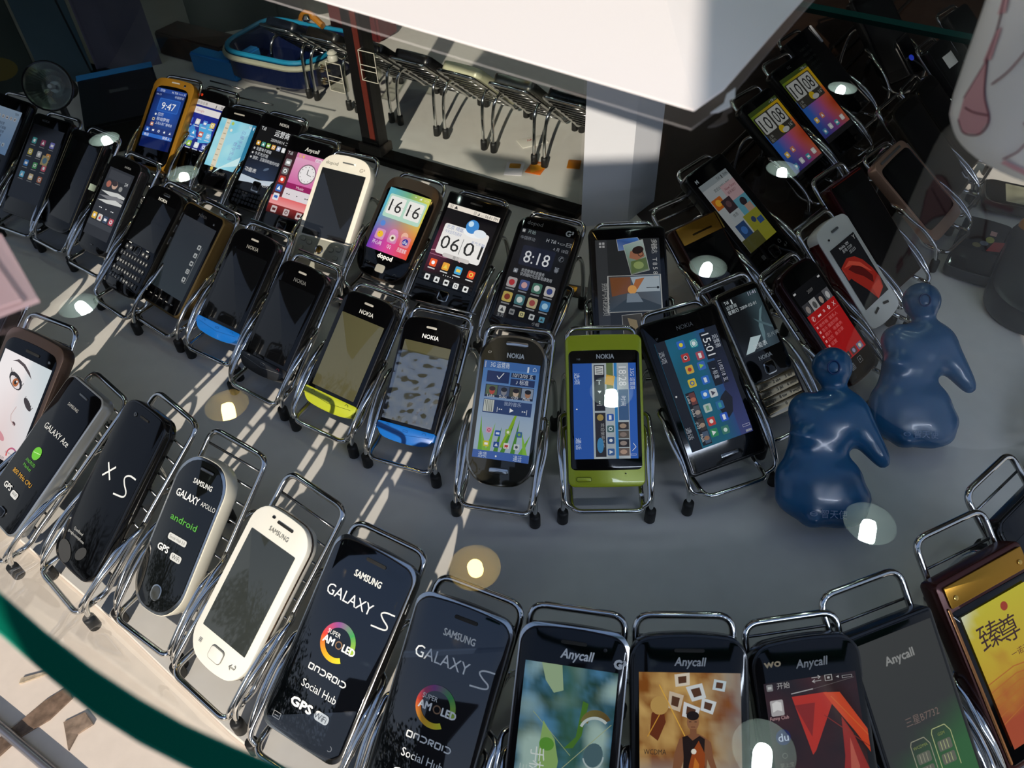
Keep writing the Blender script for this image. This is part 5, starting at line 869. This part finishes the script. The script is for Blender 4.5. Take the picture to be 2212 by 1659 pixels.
pt = empty('upright_post', PM @ Matrix.Translation((.012, 0, 0))); tag(pt, 'black upright post with a red stripe, standing on the dark rail', 'post')
bm = bmesh.new(); box(bm, -.013, -.0085, .011, .013, .0085, .246); o = obj('post_body', bm, mat('scuffed_black_strip', '0b0a0a', 0, .4, var=.3, bscale=400), pt, smooth=False)
bm = bmesh.new(); box(bm, .001, -.0095, .03, .0085, -.0085, .235); obj('red_stripe', bm, mat('rust_red_tape', '571a0c', 0, .6, bump=.3, bscale=900, var=.15), pt, smooth=False)
bm = bmesh.new(); box(bm, -.017, -.012, .011, .016, .012, .022); obj('post_foot', bm, mat('grey_foot', '4a443e', .4, .35), pt, smooth=False)
CLR = thin_glass('clear_acrylic', (.86, .87, .82), gain=1.6); EDG = mat('bright_acrylic_edge', 'c9c6b4', 0, .2)
for k, (ux, uz) in enumerate(((-.0215, .103), (.031, .126))):
    c_ = empty('acrylic_clip', PM @ Matrix.Translation((ux + .0, -.006, uz))); tag(c_, 'clear acrylic clip with two screws, left of the red striped post' if k == 0 else 'clear acrylic clip right of the red striped post', 'clip', 'clips on the glass partition')
    bm = bmesh.new(); box(bm, -.010, -.008, -.018, .012, 0, .016); obj('block', bm, CLR, c_, smooth=False)
    bm = bmesh.new()
    for p, q in (((-.010, -.008, -.018), (.012, -.008, -.018)), ((.012, -.008, -.018), (.012, -.008, .016)), ((.012, -.008, .016), (-.010, -.008, .016)), ((-.010, -.008, .016), (-.010, -.008, -.018)), ((-.010, -.008, 0), (.012, -.008, 0)), ((-.010, -.008, -.006), (.012, -.008, -.006)), ((-.010, 0, -.018), (-.010, -.008, -.018)), ((-.010, 0, .016), (-.010, -.008, .016))): tube(bm, [p, q], .0005, 5)
    obj('bright_edges', bm, EDG, c_)
    if k == 0:
        for zz in (.004, -.011):
            bm = bmesh.new(); lathe(bm, [(.0018, 0), (.0018, .010), (.0042, .010), (.0046, .0125), (.003, .0145), (.0008, .0135)], 14, Matrix.Translation((-.010, -.004, zz)) @ Matrix.Rotation(R(-90), 4, 'Y')); obj('screw', bm, mat('warm_nickel', 'c8b89c', 1, .2), c_)
        bm = bmesh.new(); lathe(bm, [(.004, 0), (.006, .002), (.006, .006), (.0045, .008), (.006, .010), (.003, .013)], 16, Matrix.Translation((-.001, -.004, .016))); obj('suction_knob', bm, mat('milky_plastic', 'b8b8a8', 0, .4), c_)
# white wrapped column
bm = bmesh.new(); prism(bm, [(.0827, .730), (.1346, .736), (.170, .774), (.10, .79)], 0, .27); struct('trim_6', bm, mat('white_paper_wrap', 'dfe0e4', 0, .7, bump=.05, bscale=30), smooth=False)
bm = bmesh.new()
for off in (0, .016, .034): tube(bm, [(.19 + off, .765 - off * .6, .004), (.44 + off, 1.09 - off * .6, .004), (.7 + off, 1.43 - off * .6, .004)], .0022, 6)
struct('trim_7', bm, mat('dull_dark_rail', '2a2622', .6, .35))
# folded white paper on the glass
PAP = mat('white_card', 'e6e2e2', 0, .75, bump=.04, bscale=25)
bm = bmesh.new(); Z0, ZR = .3945, .4035
L_ = [(.054, .2082, Z0), (.0562, .2883, ZR), (.058, .50, ZR), (-.15, .55, Z0), (-.20, .412, Z0)]; R_ = [(.054, .2082, Z0), (.065, .2203, Z0), (.1024, .2792, Z0), (.20, .43, Z0), (.2, .5, Z0), (.058, .50, ZR), (.0562, .2883, ZR)]
def sheet(bm, pts, t=.0008):
    v = [bm.verts.new(p) for p in pts]; u = [bm.verts.new((p[0], p[1], p[2] + t)) for p in pts]; bm.faces.new(v[::-1]); bm.faces.new(u)
    for i in range(len(v)): j = (i + 1) % len(v); bm.faces.new((v[i], v[j], u[j], u[i]))
sheet(bm, L_); sheet(bm, R_)
t = tag(obj('folded_paper', bm, PAP, smooth=False), 'large folded sheet of white paper lying on the glass at the top of the picture', 'paper')
bm = bmesh.new(); sheet(bm, [(.0585, .2075, .3940), (.0635, .2130, .3940), (.0655, .2185, .3940), (.0690, .2225, .3940), (.0675, .2165, .3940), (.0655, .2150, .3940), (.0650, .2110, .3940), (.0610, .2080, .3940)], .0003)
obj('torn_tape', bm, mat('white_tape', 'c4c2c4', 0, .5), t, smooth=False)
# white cup with pink ink drawings
CX, CY = .1475, .1860
cup = empty('paper_cup', Matrix.Translation((CX, CY, .3925))); tag(cup, 'white cup with pink ink drawings standing on the glass at the upper right edge', 'cup')
prof = [(.0, 0), (.024, 0), (.0275, .0012), (.0292, .004), (.0298, .008), (.0325, .085), (.0318, .085), (.029, .009), (.0, .006)]
bm = bmesh.new(); lathe(bm, prof[1:], 48, cap0=True, cap1=True); obj('cup_body', bm, mat('white_porcelain', 'f2f4ee', 0, .35, .2), cup)
def on_cup(a, h): r = .0298 + (.0325 - .0298) * (h - .008) / .077 + .00025; return (r * math.cos(R(a)), r * math.sin(R(a)), h)
def decal(bm, pts):
    c = (sum(p[0] for p in pts) / len(pts), sum(p[1] for p in pts) / len(pts)); vc = bm.verts.new(on_cup(*c)); v = [bm.verts.new(on_cup(*p)) for p in pts]
    for i in range(len(v)): bm.faces.new((vc, v[i], v[(i + 1) % len(v)]))
def stroke(bm, pts, r): tube(bm, [on_cup(*p) for p in spl([(p[0], p[1], 0) for p in pts], 5) for p in [(p.x, p.y)]], r, 5)
bm = bmesh.new(); decal(bm, [(177, 0.0075), (185, 0.0060), (195, 0.0083), (197, 0.0128), (189, 0.0173), (185, 0.0210), (182, 0.0248), (179, 0.0188), (175, 0.0128)]); decal(bm, [(180, 0.0232), (185, 0.0248), (184, 0.0323), (181, 0.0307)]); decal(bm, [(178, 0.0338), (183, 0.0353), (181, 0.0398), (177, 0.0375)]); decal(bm, [(211, 0.0045), (225, 0.0038), (225, 0.0051), (212, 0.0056)]); obj('pink_wash', bm, mat('pink_wash_ink', 'd8a4a6', 0, .5), cup)
bm = bmesh.new()
for p in ([(177, 0.0075), (185, 0.0060), (195, 0.0083), (197, 0.0128), (189, 0.0173), (182, 0.0248)], [(175, 0.0128), (179, 0.0188), (182, 0.0248), (181, 0.0323), (178, 0.0382)], [(179, 0.0112), (187, 0.0120), (196, 0.0135)], [(211, 0.0056), (216, 0.0090), (219, 0.0143), (223, 0.0173)], [(213, 0.0158), (217, 0.0143), (221, 0.0146)], [(191, 0.0202), (197, 0.0248), (203, 0.0323), (213, 0.0413)]): stroke(bm, p, .00018)
obj('ink_lines', bm, mat('plum_ink', '7a3a46', 0, .5), cup)
# pink sheets laid on the glass at left in place of a reflection
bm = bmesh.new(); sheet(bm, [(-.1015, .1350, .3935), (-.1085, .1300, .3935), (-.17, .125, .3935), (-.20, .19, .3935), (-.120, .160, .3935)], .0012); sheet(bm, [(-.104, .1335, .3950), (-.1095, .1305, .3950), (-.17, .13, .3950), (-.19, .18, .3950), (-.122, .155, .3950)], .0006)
m_ = mat('pink_reflection_tint', 'c9aeb4', 0, .3); m_.node_tree.nodes['Principled BSDF'].inputs['Alpha'].default_value = .55
tag(obj('reflection_sheet', bm, m_, smooth=False), 'pale pink translucent sheet standing for a reflection on the glass at the left edge', 'reflection')

# ------------------------------------------------------------------ lamps under the canopy
DISH = mat('lamp_reflector', 'dfe4e0', .5, .45); CAN = mat('lamp_can', '3c3e3c', .6, .4)
def em(name, c, s):
    return mat(name, '222222', 0, .4, emit=c, es=s)
CB, WB = em('cool_bulb', 'e6fff6', 130), em('warm_bulb', 'ffcf70', 100)
LAMPS = [(.627, 1.383, 'c'), (.444, 1.111, 'c'), (.276, .867, 'c'), (.116, .636, 'c'), (.512, .665, 'c'), (.351, .441, 'c'), (-.043, .408, 'w'), (-.335, .638, 'w'), (-.579, .834, 'c'), (.192, .229, 'c'), (-.700, 1.297, 'c'), (-.527, 1.168, 'c')]
for k, (x, y, c) in enumerate(LAMPS):
    l_ = empty('ceiling_spotlight', Matrix.Translation((x, y, .95))); tag(l_, ('cool white' if c == 'c' else 'warm yellow') + ' spotlight with a round reflector under the dark canopy', 'spotlight', 'spotlights under the canopy')
    bm = bmesh.new(); lathe(bm, [(.0255, 0), (.025, .001), (.0225, .008), (.018, .017), (.010, .024), (.006, .025)], 28, cap0=False); obj('reflector', bm, DISH, l_)
    bm = bmesh.new(); lathe(bm, [(.0265, 0), (.027, .002), (.025, .012), (.019, .028), (.019, .050), (.0, .0501)], 24, cap0=False, cap1=False); obj('housing', bm, CAN, l_)
    bm = bmesh.new(); lathe(bm, [(.002, -.001), (.0065, .001), (.0078, .006), (.0078, .022), (.004, .025)], 14, Matrix.Translation((0, .002, .0)) @ Matrix.Rotation(R(24 if k % 2 else -20), 4, 'X')); obj('bulb', bm, CB if c == 'c' else WB, l_)
tl = empty('added_tube_lamp', Matrix.Translation((.55, -.41, -.9))); tag(tl, 'unseen cool white tube lamp added as fill light, on a pole in front of the case at right', 'lamp')  # unseen lamp added to brighten the cup and the column
bm = bmesh.new(); tube(bm, [(-.30, 0, 1.50), (.30, 0, 1.50)], .013, 16); obj('tube', bm, em('added_fill_glow', 'dfeaff', 42), tl)
bm = bmesh.new(); box(bm, -.32, -.045, 1.49, .32, -.02, 1.55); box(bm, -.325, -.04, 1.48, -.30, .015, 1.53); box(bm, .30, -.04, 1.48, .325, .015, 1.53); obj('fitting', bm, mat('white_fitting', 'd8d8d6', 0, .4), tl, smooth=False)
bm = bmesh.new(); tube(bm, [(0, -.035, 0), (0, -.035, 1.50)], .012, 12); lathe(bm, [(.12, 0), (.12, .012), (.02, .02)], 24, Matrix.Translation((0, -.035, 0))); obj('pole', bm, CAN, tl)
# lamp reflection at upper left modelled as a solid spotlight; stem and base added
LC = Vector((-.470, .808, .146)); ax = (Vector((.10, -.55, .28))).normalized(); zq = ax.to_track_quat('Z', 'Y').to_matrix().to_4x4() @ Matrix.Scale(.72, 4)
hl = empty('reflected_spotlight', Matrix.Translation((LC.x - .03, LC.y + .06, 0))); tag(hl, 'unlit halogen spotlight with a ribbed round reflector, modelled in place of its reflection, at upper left behind the phones', 'spotlight')
def hp(name, bm, m, **k): o = obj(name, bm, m, **k); o.matrix_world = Matrix.Translation(LC) @ zq; o.parent = hl; o.matrix_parent_inverse = hl.matrix_world.inverted(); return o
bm = bmesh.new(); lathe(bm, [(.032, .004), (.030, .002), (.024, -.010), (.016, -.020), (.008, -.025)], 40, cap0=False); hp('ribbed_reflector', bm, mat('ribbed_mirror', '8a948a', 1, .22), smooth=False)
bm = bmesh.new(); lathe(bm, [(.034, .005), (.035, .002), (.030, -.012), (.020, -.026), (.016, -.028), (.016, -.075), (.002, -.077)], 28, cap0=False); hp('lamp_housing', bm, mat('dark_olive_can', '26281f', .4, .4))
bm = bmesh.new(); lathe(bm, [(.0335, .0045), (.0335, .006), (.002, .008)], 28, cap0=False); hp('lamp_glass', bm, thin_glass('lamp_cover', (.9, .93, .9), gain=1.5))
bm = bmesh.new(); lathe(bm, [(.003, -.02), (.0045, -.01), (.003, -.004)], 10); hp('capsule', bm, mat('clear_capsule', 'b8bab4', .3, .2))
bm = bmesh.new(); lathe(bm, [(.03, 0), (.03, .006), (.005, .010), (.004, .012), (.004, .135)], 20); obj('added_stem', bm, CAN, hl)

# ------------------------------------------------------------------ two blue rubber figures
FIG = mat('blue_silicone', (.014, .095, .215), 0, .24, .15); b_ = FIG.node_tree.nodes['Principled BSDF']; b_.inputs['Subsurface Weight'].default_value = .6; b_.inputs['Subsurface Radius'].default_value = (.003, .007, .012); b_.inputs['Transmission Weight'].default_value = .0
def figure(pid, label):
    p = POSE[pid]; X, Y, Z = axes(R(p[3]), R(p[4]), 0); M = pmat((p[0], p[1], .0145, p[3], p[4], 0))
    root = empty('phone_holder_figure', M); tag(root, label, 'figure', 'blue rubber phone holders')
    bm = bmesh.new(); k = .001
    def ball(u, v, w, a, b, c, rot=0): bmesh.ops.create_uvsphere(bm, u_segments=24, v_segments=14, radius=1, matrix=Matrix.Translation((u * k, v * k, w * k)) @ Matrix.Rotation(R(rot), 4, 'Z') @ Matrix.Diagonal((a * k, b * k, c * k, 1)))
    ball(7, 119, 0, 15.5, 16, 14.5); ball(9, 104, 0, 8, 9, 8); ball(6, 80, 0, 29, 22, 15); ball(18, 90, 0, 20, 13, 13, -32); ball(-10, 86, 0, 15, 15, 12, 25); ball(0, 66, 0, 24, 16, 14)
    for i in range(14):
        t = i / 13; ball(16 + 28 * t - 2 * (1 - t), 87 - 35 * t ** 1.25, 0, 18 - 11 * t, 17 - 10 * t, 13 - 6.5 * t)
    ball(-15, 67, 8, 11, 7.5, 10, -12); ball(-5, 54, 0, 21, 16, 13); ball(-1, 36, 0, 33, 24, 15); ball(2, 24, 0, 36, 21, 14); ball(12, 13, 0, 23, 12, 12); ball(-6, 7, 3, 9, 7, 12)
    me = D.meshes.new('f'); bm.to_mesh(me); bm.free(); o = D.objects.new('f', me); COL.objects.link(o)
    r = o.modifiers.new('r', 'REMESH'); r.mode = 'VOXEL'; r.voxel_size = .0017; s_ = o.modifiers.new('s', 'SMOOTH'); s_.iterations = 55; s_.factor = .6
    dg = bpy.context.evaluated_depsgraph_get(); m2 = D.meshes.new_from_object(o.evaluated_get(dg)); D.objects.remove(o)
    for q in m2.polygons: q.use_smooth = True
    m2.name = 'figure_body'; m2.materials.clear(); link('figure_body', m2, root, [FIG])
    bm = bmesh.new(); tube(bm, [(4e-3 + .0042 * math.cos(t), .117 + .0048 * math.sin(t), .0138 + .0) for t in [2 * math.pi * i / 20 for i in range(21)]], .0006, 6); obj('face_ring', bm, mat('deep_blue_line', '0a2c5c', 0, .3), root)
    A = Art(.06, .02); A.u = .001
    A.O(8, 10, 2, 2.8, '5a7aa0', sy=.6); A.L([(6, 10), (10, 10)], .5, '5a7aa0'); A.T('智天使', 13, 12, 4.6, '5a7aa0', wd=18); o = A.mesh('base_lettering', PRT, root, .014, .002, .0135); return root
figure('G1', 'translucent dark blue rubber figure with one tapering arm, the nearer of two')
figure('G2', 'translucent dark blue rubber figure with one tapering arm, beside the red menu phone')

# ------------------------------------------------------------------ small things
def card(name, label, x, y, yaw, w, h, c, chip=None, art=None, z=.0004):
    root = empty(name, Matrix.Translation((x, y, z)) @ Matrix.Rotation(-R(yaw), 4, 'Z')); tag(root, label, 'sim card', 'loose cards on the case floor')
    obj('card_body', slab(w, h, .0012, .0012, 0, .0008, .0002, y0=-h / 2), mat('card_' + c, c, 0, .35), root)
    if chip:
        obj('gold_chip', slab(chip[2], chip[3], .002, .002, .0007, .0011, .0001, y0=chip[1] - chip[3] / 2, x0=chip[0]), mat('gold_contacts', 'c8901c', .8, .3), root)
    if art: A = Art(w, h); art(A); A.mesh('card_print', PRT, root, 0, -h / 2, .0009)
card('sim_card', 'small brown card with a gold chip beside the sideways photograph phone', .066, .618, 20, .026, .018, '3a2a1e', (-.003, .002, .010, .009))
card('sim_card', 'white card with a gold chip on the floor behind the partition', .013, .857, 10, .022, .030, 'd8d4dc', (0, .006, .014, .011))
card('sim_card', 'orange printed card beside the white gold chip card', .040, .857, 25, .020, .028, 'e07018', art=lambda a: (a.P([(0, 60), (60, 20), (100, 60), (40, 140)], 'f0a020'), a.T('GO', 40, 40, 22, 'f6e8d0')))
card('sim_card', 'white card with red marks behind the partition', .038, .922, 70, .022, .036, 'e8e4da', art=lambda a: a.T('3W', 20, 60, 24, 'c03a3a', a=90))
card('sim_card', 'small orange card against the white column', .086, .862, 12, .016, .020, 'b8700c')
# dark boxes and boards at upper left
def boxthing(name, label, cat, cx_, cy_, yaw, w, d, h, m, z=0.0, parts=()):
    root = empty(name, Matrix.Translation((cx_, cy_, z)) @ Matrix.Rotation(-R(yaw), 4, 'Z')); tag(root, label, cat)
    bm = bmesh.new(); box(bm, -w / 2, -d / 2, 0, w / 2, d / 2, h); bmesh.ops.bevel(bm, geom=bm.edges[:], offset=min(w, d, h) * .08, segments=2, affect='EDGES'); obj('box_body', bm, m, root)
    for nm, b, mm in parts: bm = bmesh.new(); box(bm, *b); obj(nm, bm, mm, root, smooth=False)
    return root
def poster(name, label, p0, p1, h, fn, cat='board', z=0):
    p0, p1 = Vector(p0), Vector(p1); d = (p1 - p0).normalized(); w = (p1 - p0).length; c_ = (p0 + p1) / 2
    M = Matrix(((d.x, 0, d.y, c_.x), (d.y, 0, -d.x, c_.y), (0, 1, 0, z), (0, 0, 0, 1))); root = empty(name, M); tag(root, label, cat)
    obj('board', slab(w, h, .002, .002, -.006, 0, .0006), mat('board_edge', '2a2a2c', 0, .6), root); A = Art(w, h); fn(A); A.mesh('printed_front', PRT, root, 0, 0, .0004)
def pr1(a):
    H = a.H; a.F(0, 0, 100, H, 8, 8, lambda x, y: mixc('14211e', '2c3a33', .5 + nz(x, y, .05, 2)))
    yb = H - 95
    a.P([(0, yb + 30), (22, yb + 42), (40, yb + 62), (46, yb + 90), (30, yb + 95), (22, yb + 70), (0, yb + 60)], '5a1616'); a.E(14, yb + 48, 12, 15, '2c4634', a=20); a.E(62, yb + 30, 20, 8, '66602e', a=35); a.E(80, yb + 52, 16, 20, '2a4650', a=-20); a.E(58, yb + 70, 10, 14, '40584a'); a.L([(30, yb + 10), (64, yb + 44), (96, yb + 60)], 2, '0c100e'); a.E(86, yb + 84, 8, 5, '62561c')
poster('picture_board', 'dark board with red and green painted shapes, standing at the upper left corner', (-.98, 1.02), (-.668, 1.135), .36, pr1, 'picture board')
poster('picture_board', 'narrow dusty teal board with a dark line, beside the painted board', (-.664, 1.137), (-.602, 1.165), .33, lambda a: (a.F(0, 0, 100, a.H, 3, 8, lambda x, y: mixc('384e58', '465e6a', .5 + nz(x, y, .03, 4))), a.L([(70, 0), (82, a.H * .6), (96, a.H)], 4, '12181a')), 'picture board')
poster('picture_board', 'dusty lilac board leaning beside the teal board', (-.598, 1.168), (-.515, 1.205), .33, lambda a: a.F(0, 0, 100, a.H, 4, 8, lambda x, y: mixc('5a586c', '726c80', .5 + nz(x, y, .03, 7))), 'picture board')
poster('picture_board', 'dark green and yellow streaked board behind the blue tray', (-.49, 1.30), (-.20, 1.42), .30, lambda a: (a.F(0, 0, 100, a.H, 6, 8, lambda x, y: mixc('0e1c18', '2a382c', .5 + nz(x, y, .05, 4))), a.P([(0, a.H * .7), (70, a.H * .5), (100, a.H * .52), (20, a.H * .82)], '5a5a24'), a.P([(74, 10), (100, 10), (100, a.H), (74, a.H)], '4a1a1c')), 'picture board')
boxthing('cardboard_box', 'low dark patterned box in front of the streaked board', 'box', -.455, 1.225, 32, .14, .05, .035, mat('dark_patterned_card', '3a2418', 0, .5, var=.5, bscale=60))
boxthing('phone_box', 'flat black box with a bright blue edge, behind the gold framed phone', 'box', -.505, 1.02, -23, .10, .165, .040, mat('black_card', '0a0c0e', 0, .3), parts=(('blue_edge', (-.050, .066, .0395, .050, .083, .0408), mat('bright_blue_card', '3a98e0', 0, .4)), ('oval_mark', (-.012, .006, .0396, .012, .016, .0403), mat('grey_line_print', '4a4c4e', 0, .4))))
bl = boxthing('blue_box', 'bright blue flat box left of the navy tray', 'box', -.405, 1.175, 30, .085, .06, .030, mat('sky_blue_card', '2f8fd8', 0, .45))
tr = empty('plastic_tray', Matrix.Translation((-.305, 1.155, 0)) @ Matrix.Rotation(-R(28), 4, 'Z')); tag(tr, 'navy plastic tray with a cyan rim, behind the first phones of the back arc', 'tray')
bm = bmesh.new(); O = lambda i: outline(.17, .13, .03, .045, 0, 0, i, -.065); loft(bm, [(O(.012), 0), (O(0), .012), (O(0), .044), (O(.008), .046), (O(.012), .044), (O(.020), .012), (O(.03), .009)]); obj('tray_shell', bm, mat('navy_plastic', '0a1436', 0, .2, .3), tr)
bm = bmesh.new(); tube(bm, [(x, y, .0465) for x, y in O(.004) + O(.004)[:1]], .0035, 8); obj('cyan_rim', bm, mat('cyan_plastic', '1f88b0', 0, .3, .2), tr)
bm = bmesh.new(); tube(bm, [(x, y, .040) for x, y in O(-.0005) + O(-.0005)[:1]], .004, 8); obj('cream_rim', bm, mat('cream_plastic', 'a8a894', 0, .4), tr)
boxthing('red_box', 'dull dark red box behind the glass partition, left of the post', 'box', -.215, 1.295, 33, .10, .05, .19, mat('dull_red_card', '5a1c1e', 0, .5))
cl = empty('amber_clip', Matrix.Translation((-.285, 1.215, 0))); tag(cl, 'curved amber plastic clip beside the navy tray', 'clip')
bm = bmesh.new(); tube(bm, spl([(-.02, .03, .004), (-.012, .02, .045), (.004, .0, .062), (.028, -.024, .052)], 6), .005, 8); obj('amber_arm', bm, mat('amber_plastic', 'b8761c', 0, .2, .4), cl)
bm = bmesh.new(); lathe(bm, [(.006, 0), (.007, .003), (.004, .008)], 14, Matrix.Translation((.004, -.012, .056))); obj('steel_rivet', bm, SIL, cl)
# things lying at the right edge
P = Phone('F1', 'grey phone with a picture on its screen, lying flat near the cup', 'phones lying at the right edge', ('2e2e2e', .2, .3), 12, 10, 10, 2, 2, pose=(.612, .710, .014, -65.8, 3, 0, .050, .092), scr=(6, 22, 6, 22)).scr(lambda a: (a.F(0, 0, 100, a.H, 6, 6, lambda x, y: mixc('6a6a58', 'a8a890', .5 + nz(x, y, .06, 2))), a.O(50, a.H / 2, 10, 14, '444')), m=PRT)
P = Phone('F2', 'dark phone with a pink square and coloured dots, lying below the cup', 'phones lying at the right edge', ('343434', .2, .3), 12, 7, 7, 2, 2, pose=(.4515, .606, .014, 35, 3, 0, .047, .098), scr=(5, 12, 5, 40)).scr(None)
P.art('stickers', lambda a: (a.R(28, 20, 34, 28, 'c89a90'), a.E(30, 36, 4, 5.5, '9a9a4a'), a.E(26, 44, 4, 4, '5a6470'), a.E(20, 50, 4, 4, '6a6030'), a.P([(34, 38), (44, 34), (42, 52), (30, 56)], 'a02828')))
r_ = empty('desk_gadget', Matrix.Translation((.545, .575, .001)) @ Matrix.Rotation(-R(36), 4, 'Z')); tag(r_, 'black rounded gadget with an orange knob at the right edge', 'gadget')
obj('gadget_shell', slab(.15, .17, .03, .045, 0, .026, .006, y0=-.085), mat('soft_black', '0c0c0c', 0, .3), r_)
bm = bmesh.new(); bmesh.ops.create_uvsphere(bm, u_segments=18, v_segments=10, radius=.011, matrix=Matrix.Translation((-.060, .062, .026))); obj('orange_knob', bm, mat('orange_rubber', 'd8901c', 0, .35), r_)
# torn tape and metal rod on the ledge
for k, (lab, x, y, q, c) in enumerate((('crumpled brown tape on the cream ledge beside the green glass edge', -.312, .214, [(-.026, -.030), (-.012, -.012), (.002, -.002), (.012, .012), (.006, .020), (-.006, .010), (-.020, -.006), (-.034, -.022)], '7a6656'), ('small torn brown flake on the cream ledge', -.292, .206, [(-.008, .004), (.004, .010), (.012, .002), (.004, -.004), (.002, -.014), (-.004, -.003)], '8a7868'), ('thin pale torn strip on the cream ledge', -.330, .240, [(-.010, -.003), (.008, .004), (.009, .006), (-.010, .001)], 'b8a890'))):
    bm = bmesh.new(); v = [bm.verts.new((a, b, .0012 + .002 * abs(nz(a * 1000, b * 1000, .3, k)))) for a, b in q]; u = [bm.verts.new((a, b, 0)) for a, b in q]; bm.faces.new(v); bm.faces.new(u[::-1])
    for i in range(len(q)): bm.faces.new((u[i], u[(i + 1) % len(q)], v[(i + 1) % len(q)], v[i]))
    bmesh.ops.triangulate(bm, faces=bm.faces[:]); o = obj('torn_tape', bm, mat('brown_tape_%d' % k, c, 0, .35, var=.4, bscale=200), smooth=False); o.location = (x, y, -.0124); tag(o, lab, 'tape', 'scraps on the ledge')
bm = bmesh.new(); tube(bm, [(-.40, .246, -.0085), (-.34, .208, -.0085), (-.29, .176, -.0085), (-.22, .13, -.0085)], .0032, 10); tag(obj('metal_rod', bm, mat('grey_rod', '8c8c92', .7, .3)), 'thin grey metal rod lying on the ledge at the bottom left corner', 'rod')
# street tree in front of the shop: what the phone fronts mirror
tre = empty('street_tree', Matrix.Translation((-3.5, -3.9, -.9))); tag(tre, 'leafy tree on the street in front of the case', 'tree')
bm = bmesh.new(); tube(bm, spl([(0, 0, 0), (.1, .05, 1), (-.05, .1, 2), (.2, .1, 3.2)], 6), .1, 10, rs=None); tube(bm, spl([(-.0, .1, 1.6), (.5, -.2, 2.3), (1.1, .1, 2.8)], 5), .045, 8); tube(bm, spl([(0, .1, 1.9), (-.6, .2, 2.5), (-1.1, .3, 2.9)], 5), .04, 8); obj('trunk', bm, mat('bark', '3a2e24', 0, .9, var=.3, bscale=20), tre)
bm = bmesh.new(); rnd = random.Random(3)
for i in range(2300):
    cl_ = rnd.choice(((0, 0, 2.6, 1.2), (.9, .2, 2.3, .9), (-.9, .2, 2.4, 1.0), (.3, -.4, 1.7, .8), (-.5, -.3, 1.6, .8), (1.5, .3, 1.6, .7)))
    while True:
        d_ = Vector((rnd.uniform(-1, 1), rnd.uniform(-1, 1), rnd.uniform(-1, 1)))
        if .25 < d_.length < 1: break
    c_ = Vector(cl_[:3]) + d_ * cl_[3]; a1 = Vector((rnd.gauss(0, 1), rnd.gauss(0, 1), rnd.gauss(0, 1))).normalized(); a2 = a1.orthogonal().normalized(); s1, s2 = rnd.uniform(.06, .12), rnd.uniform(.03, .06)
    bm.faces.new([bm.verts.new(c_ + a1 * s1), bm.verts.new(c_ + a2 * s2), bm.verts.new(c_ - a1 * s1), bm.verts.new(c_ - a2 * s2)])
tag(obj('leaves', bm, mat('leaf_green', '24381a', 0, .6, var=.3, bscale=4), tre, smooth=False), kind='stuff')
for x, y, lab in ((-5.6, -1.6, 'leafy tree added out of view, farther left'), (-2.75, -5.9, 'leafy tree added out of view, behind the first'), (-6.5, -5.0, 'leafy tree added out of view, far left at the back')):  # unseen extra trees added to darken the sky mirrored by the phones
    q = tre.copy(); COL.objects.link(q); q.location = (x, y, -.9); q.rotation_euler = (0, 0, x * 3); q['label'] = lab
    for ch in tre.children: d_ = ch.copy(); COL.objects.link(d_); d_.parent = q
bpy.context.view_layer.update()
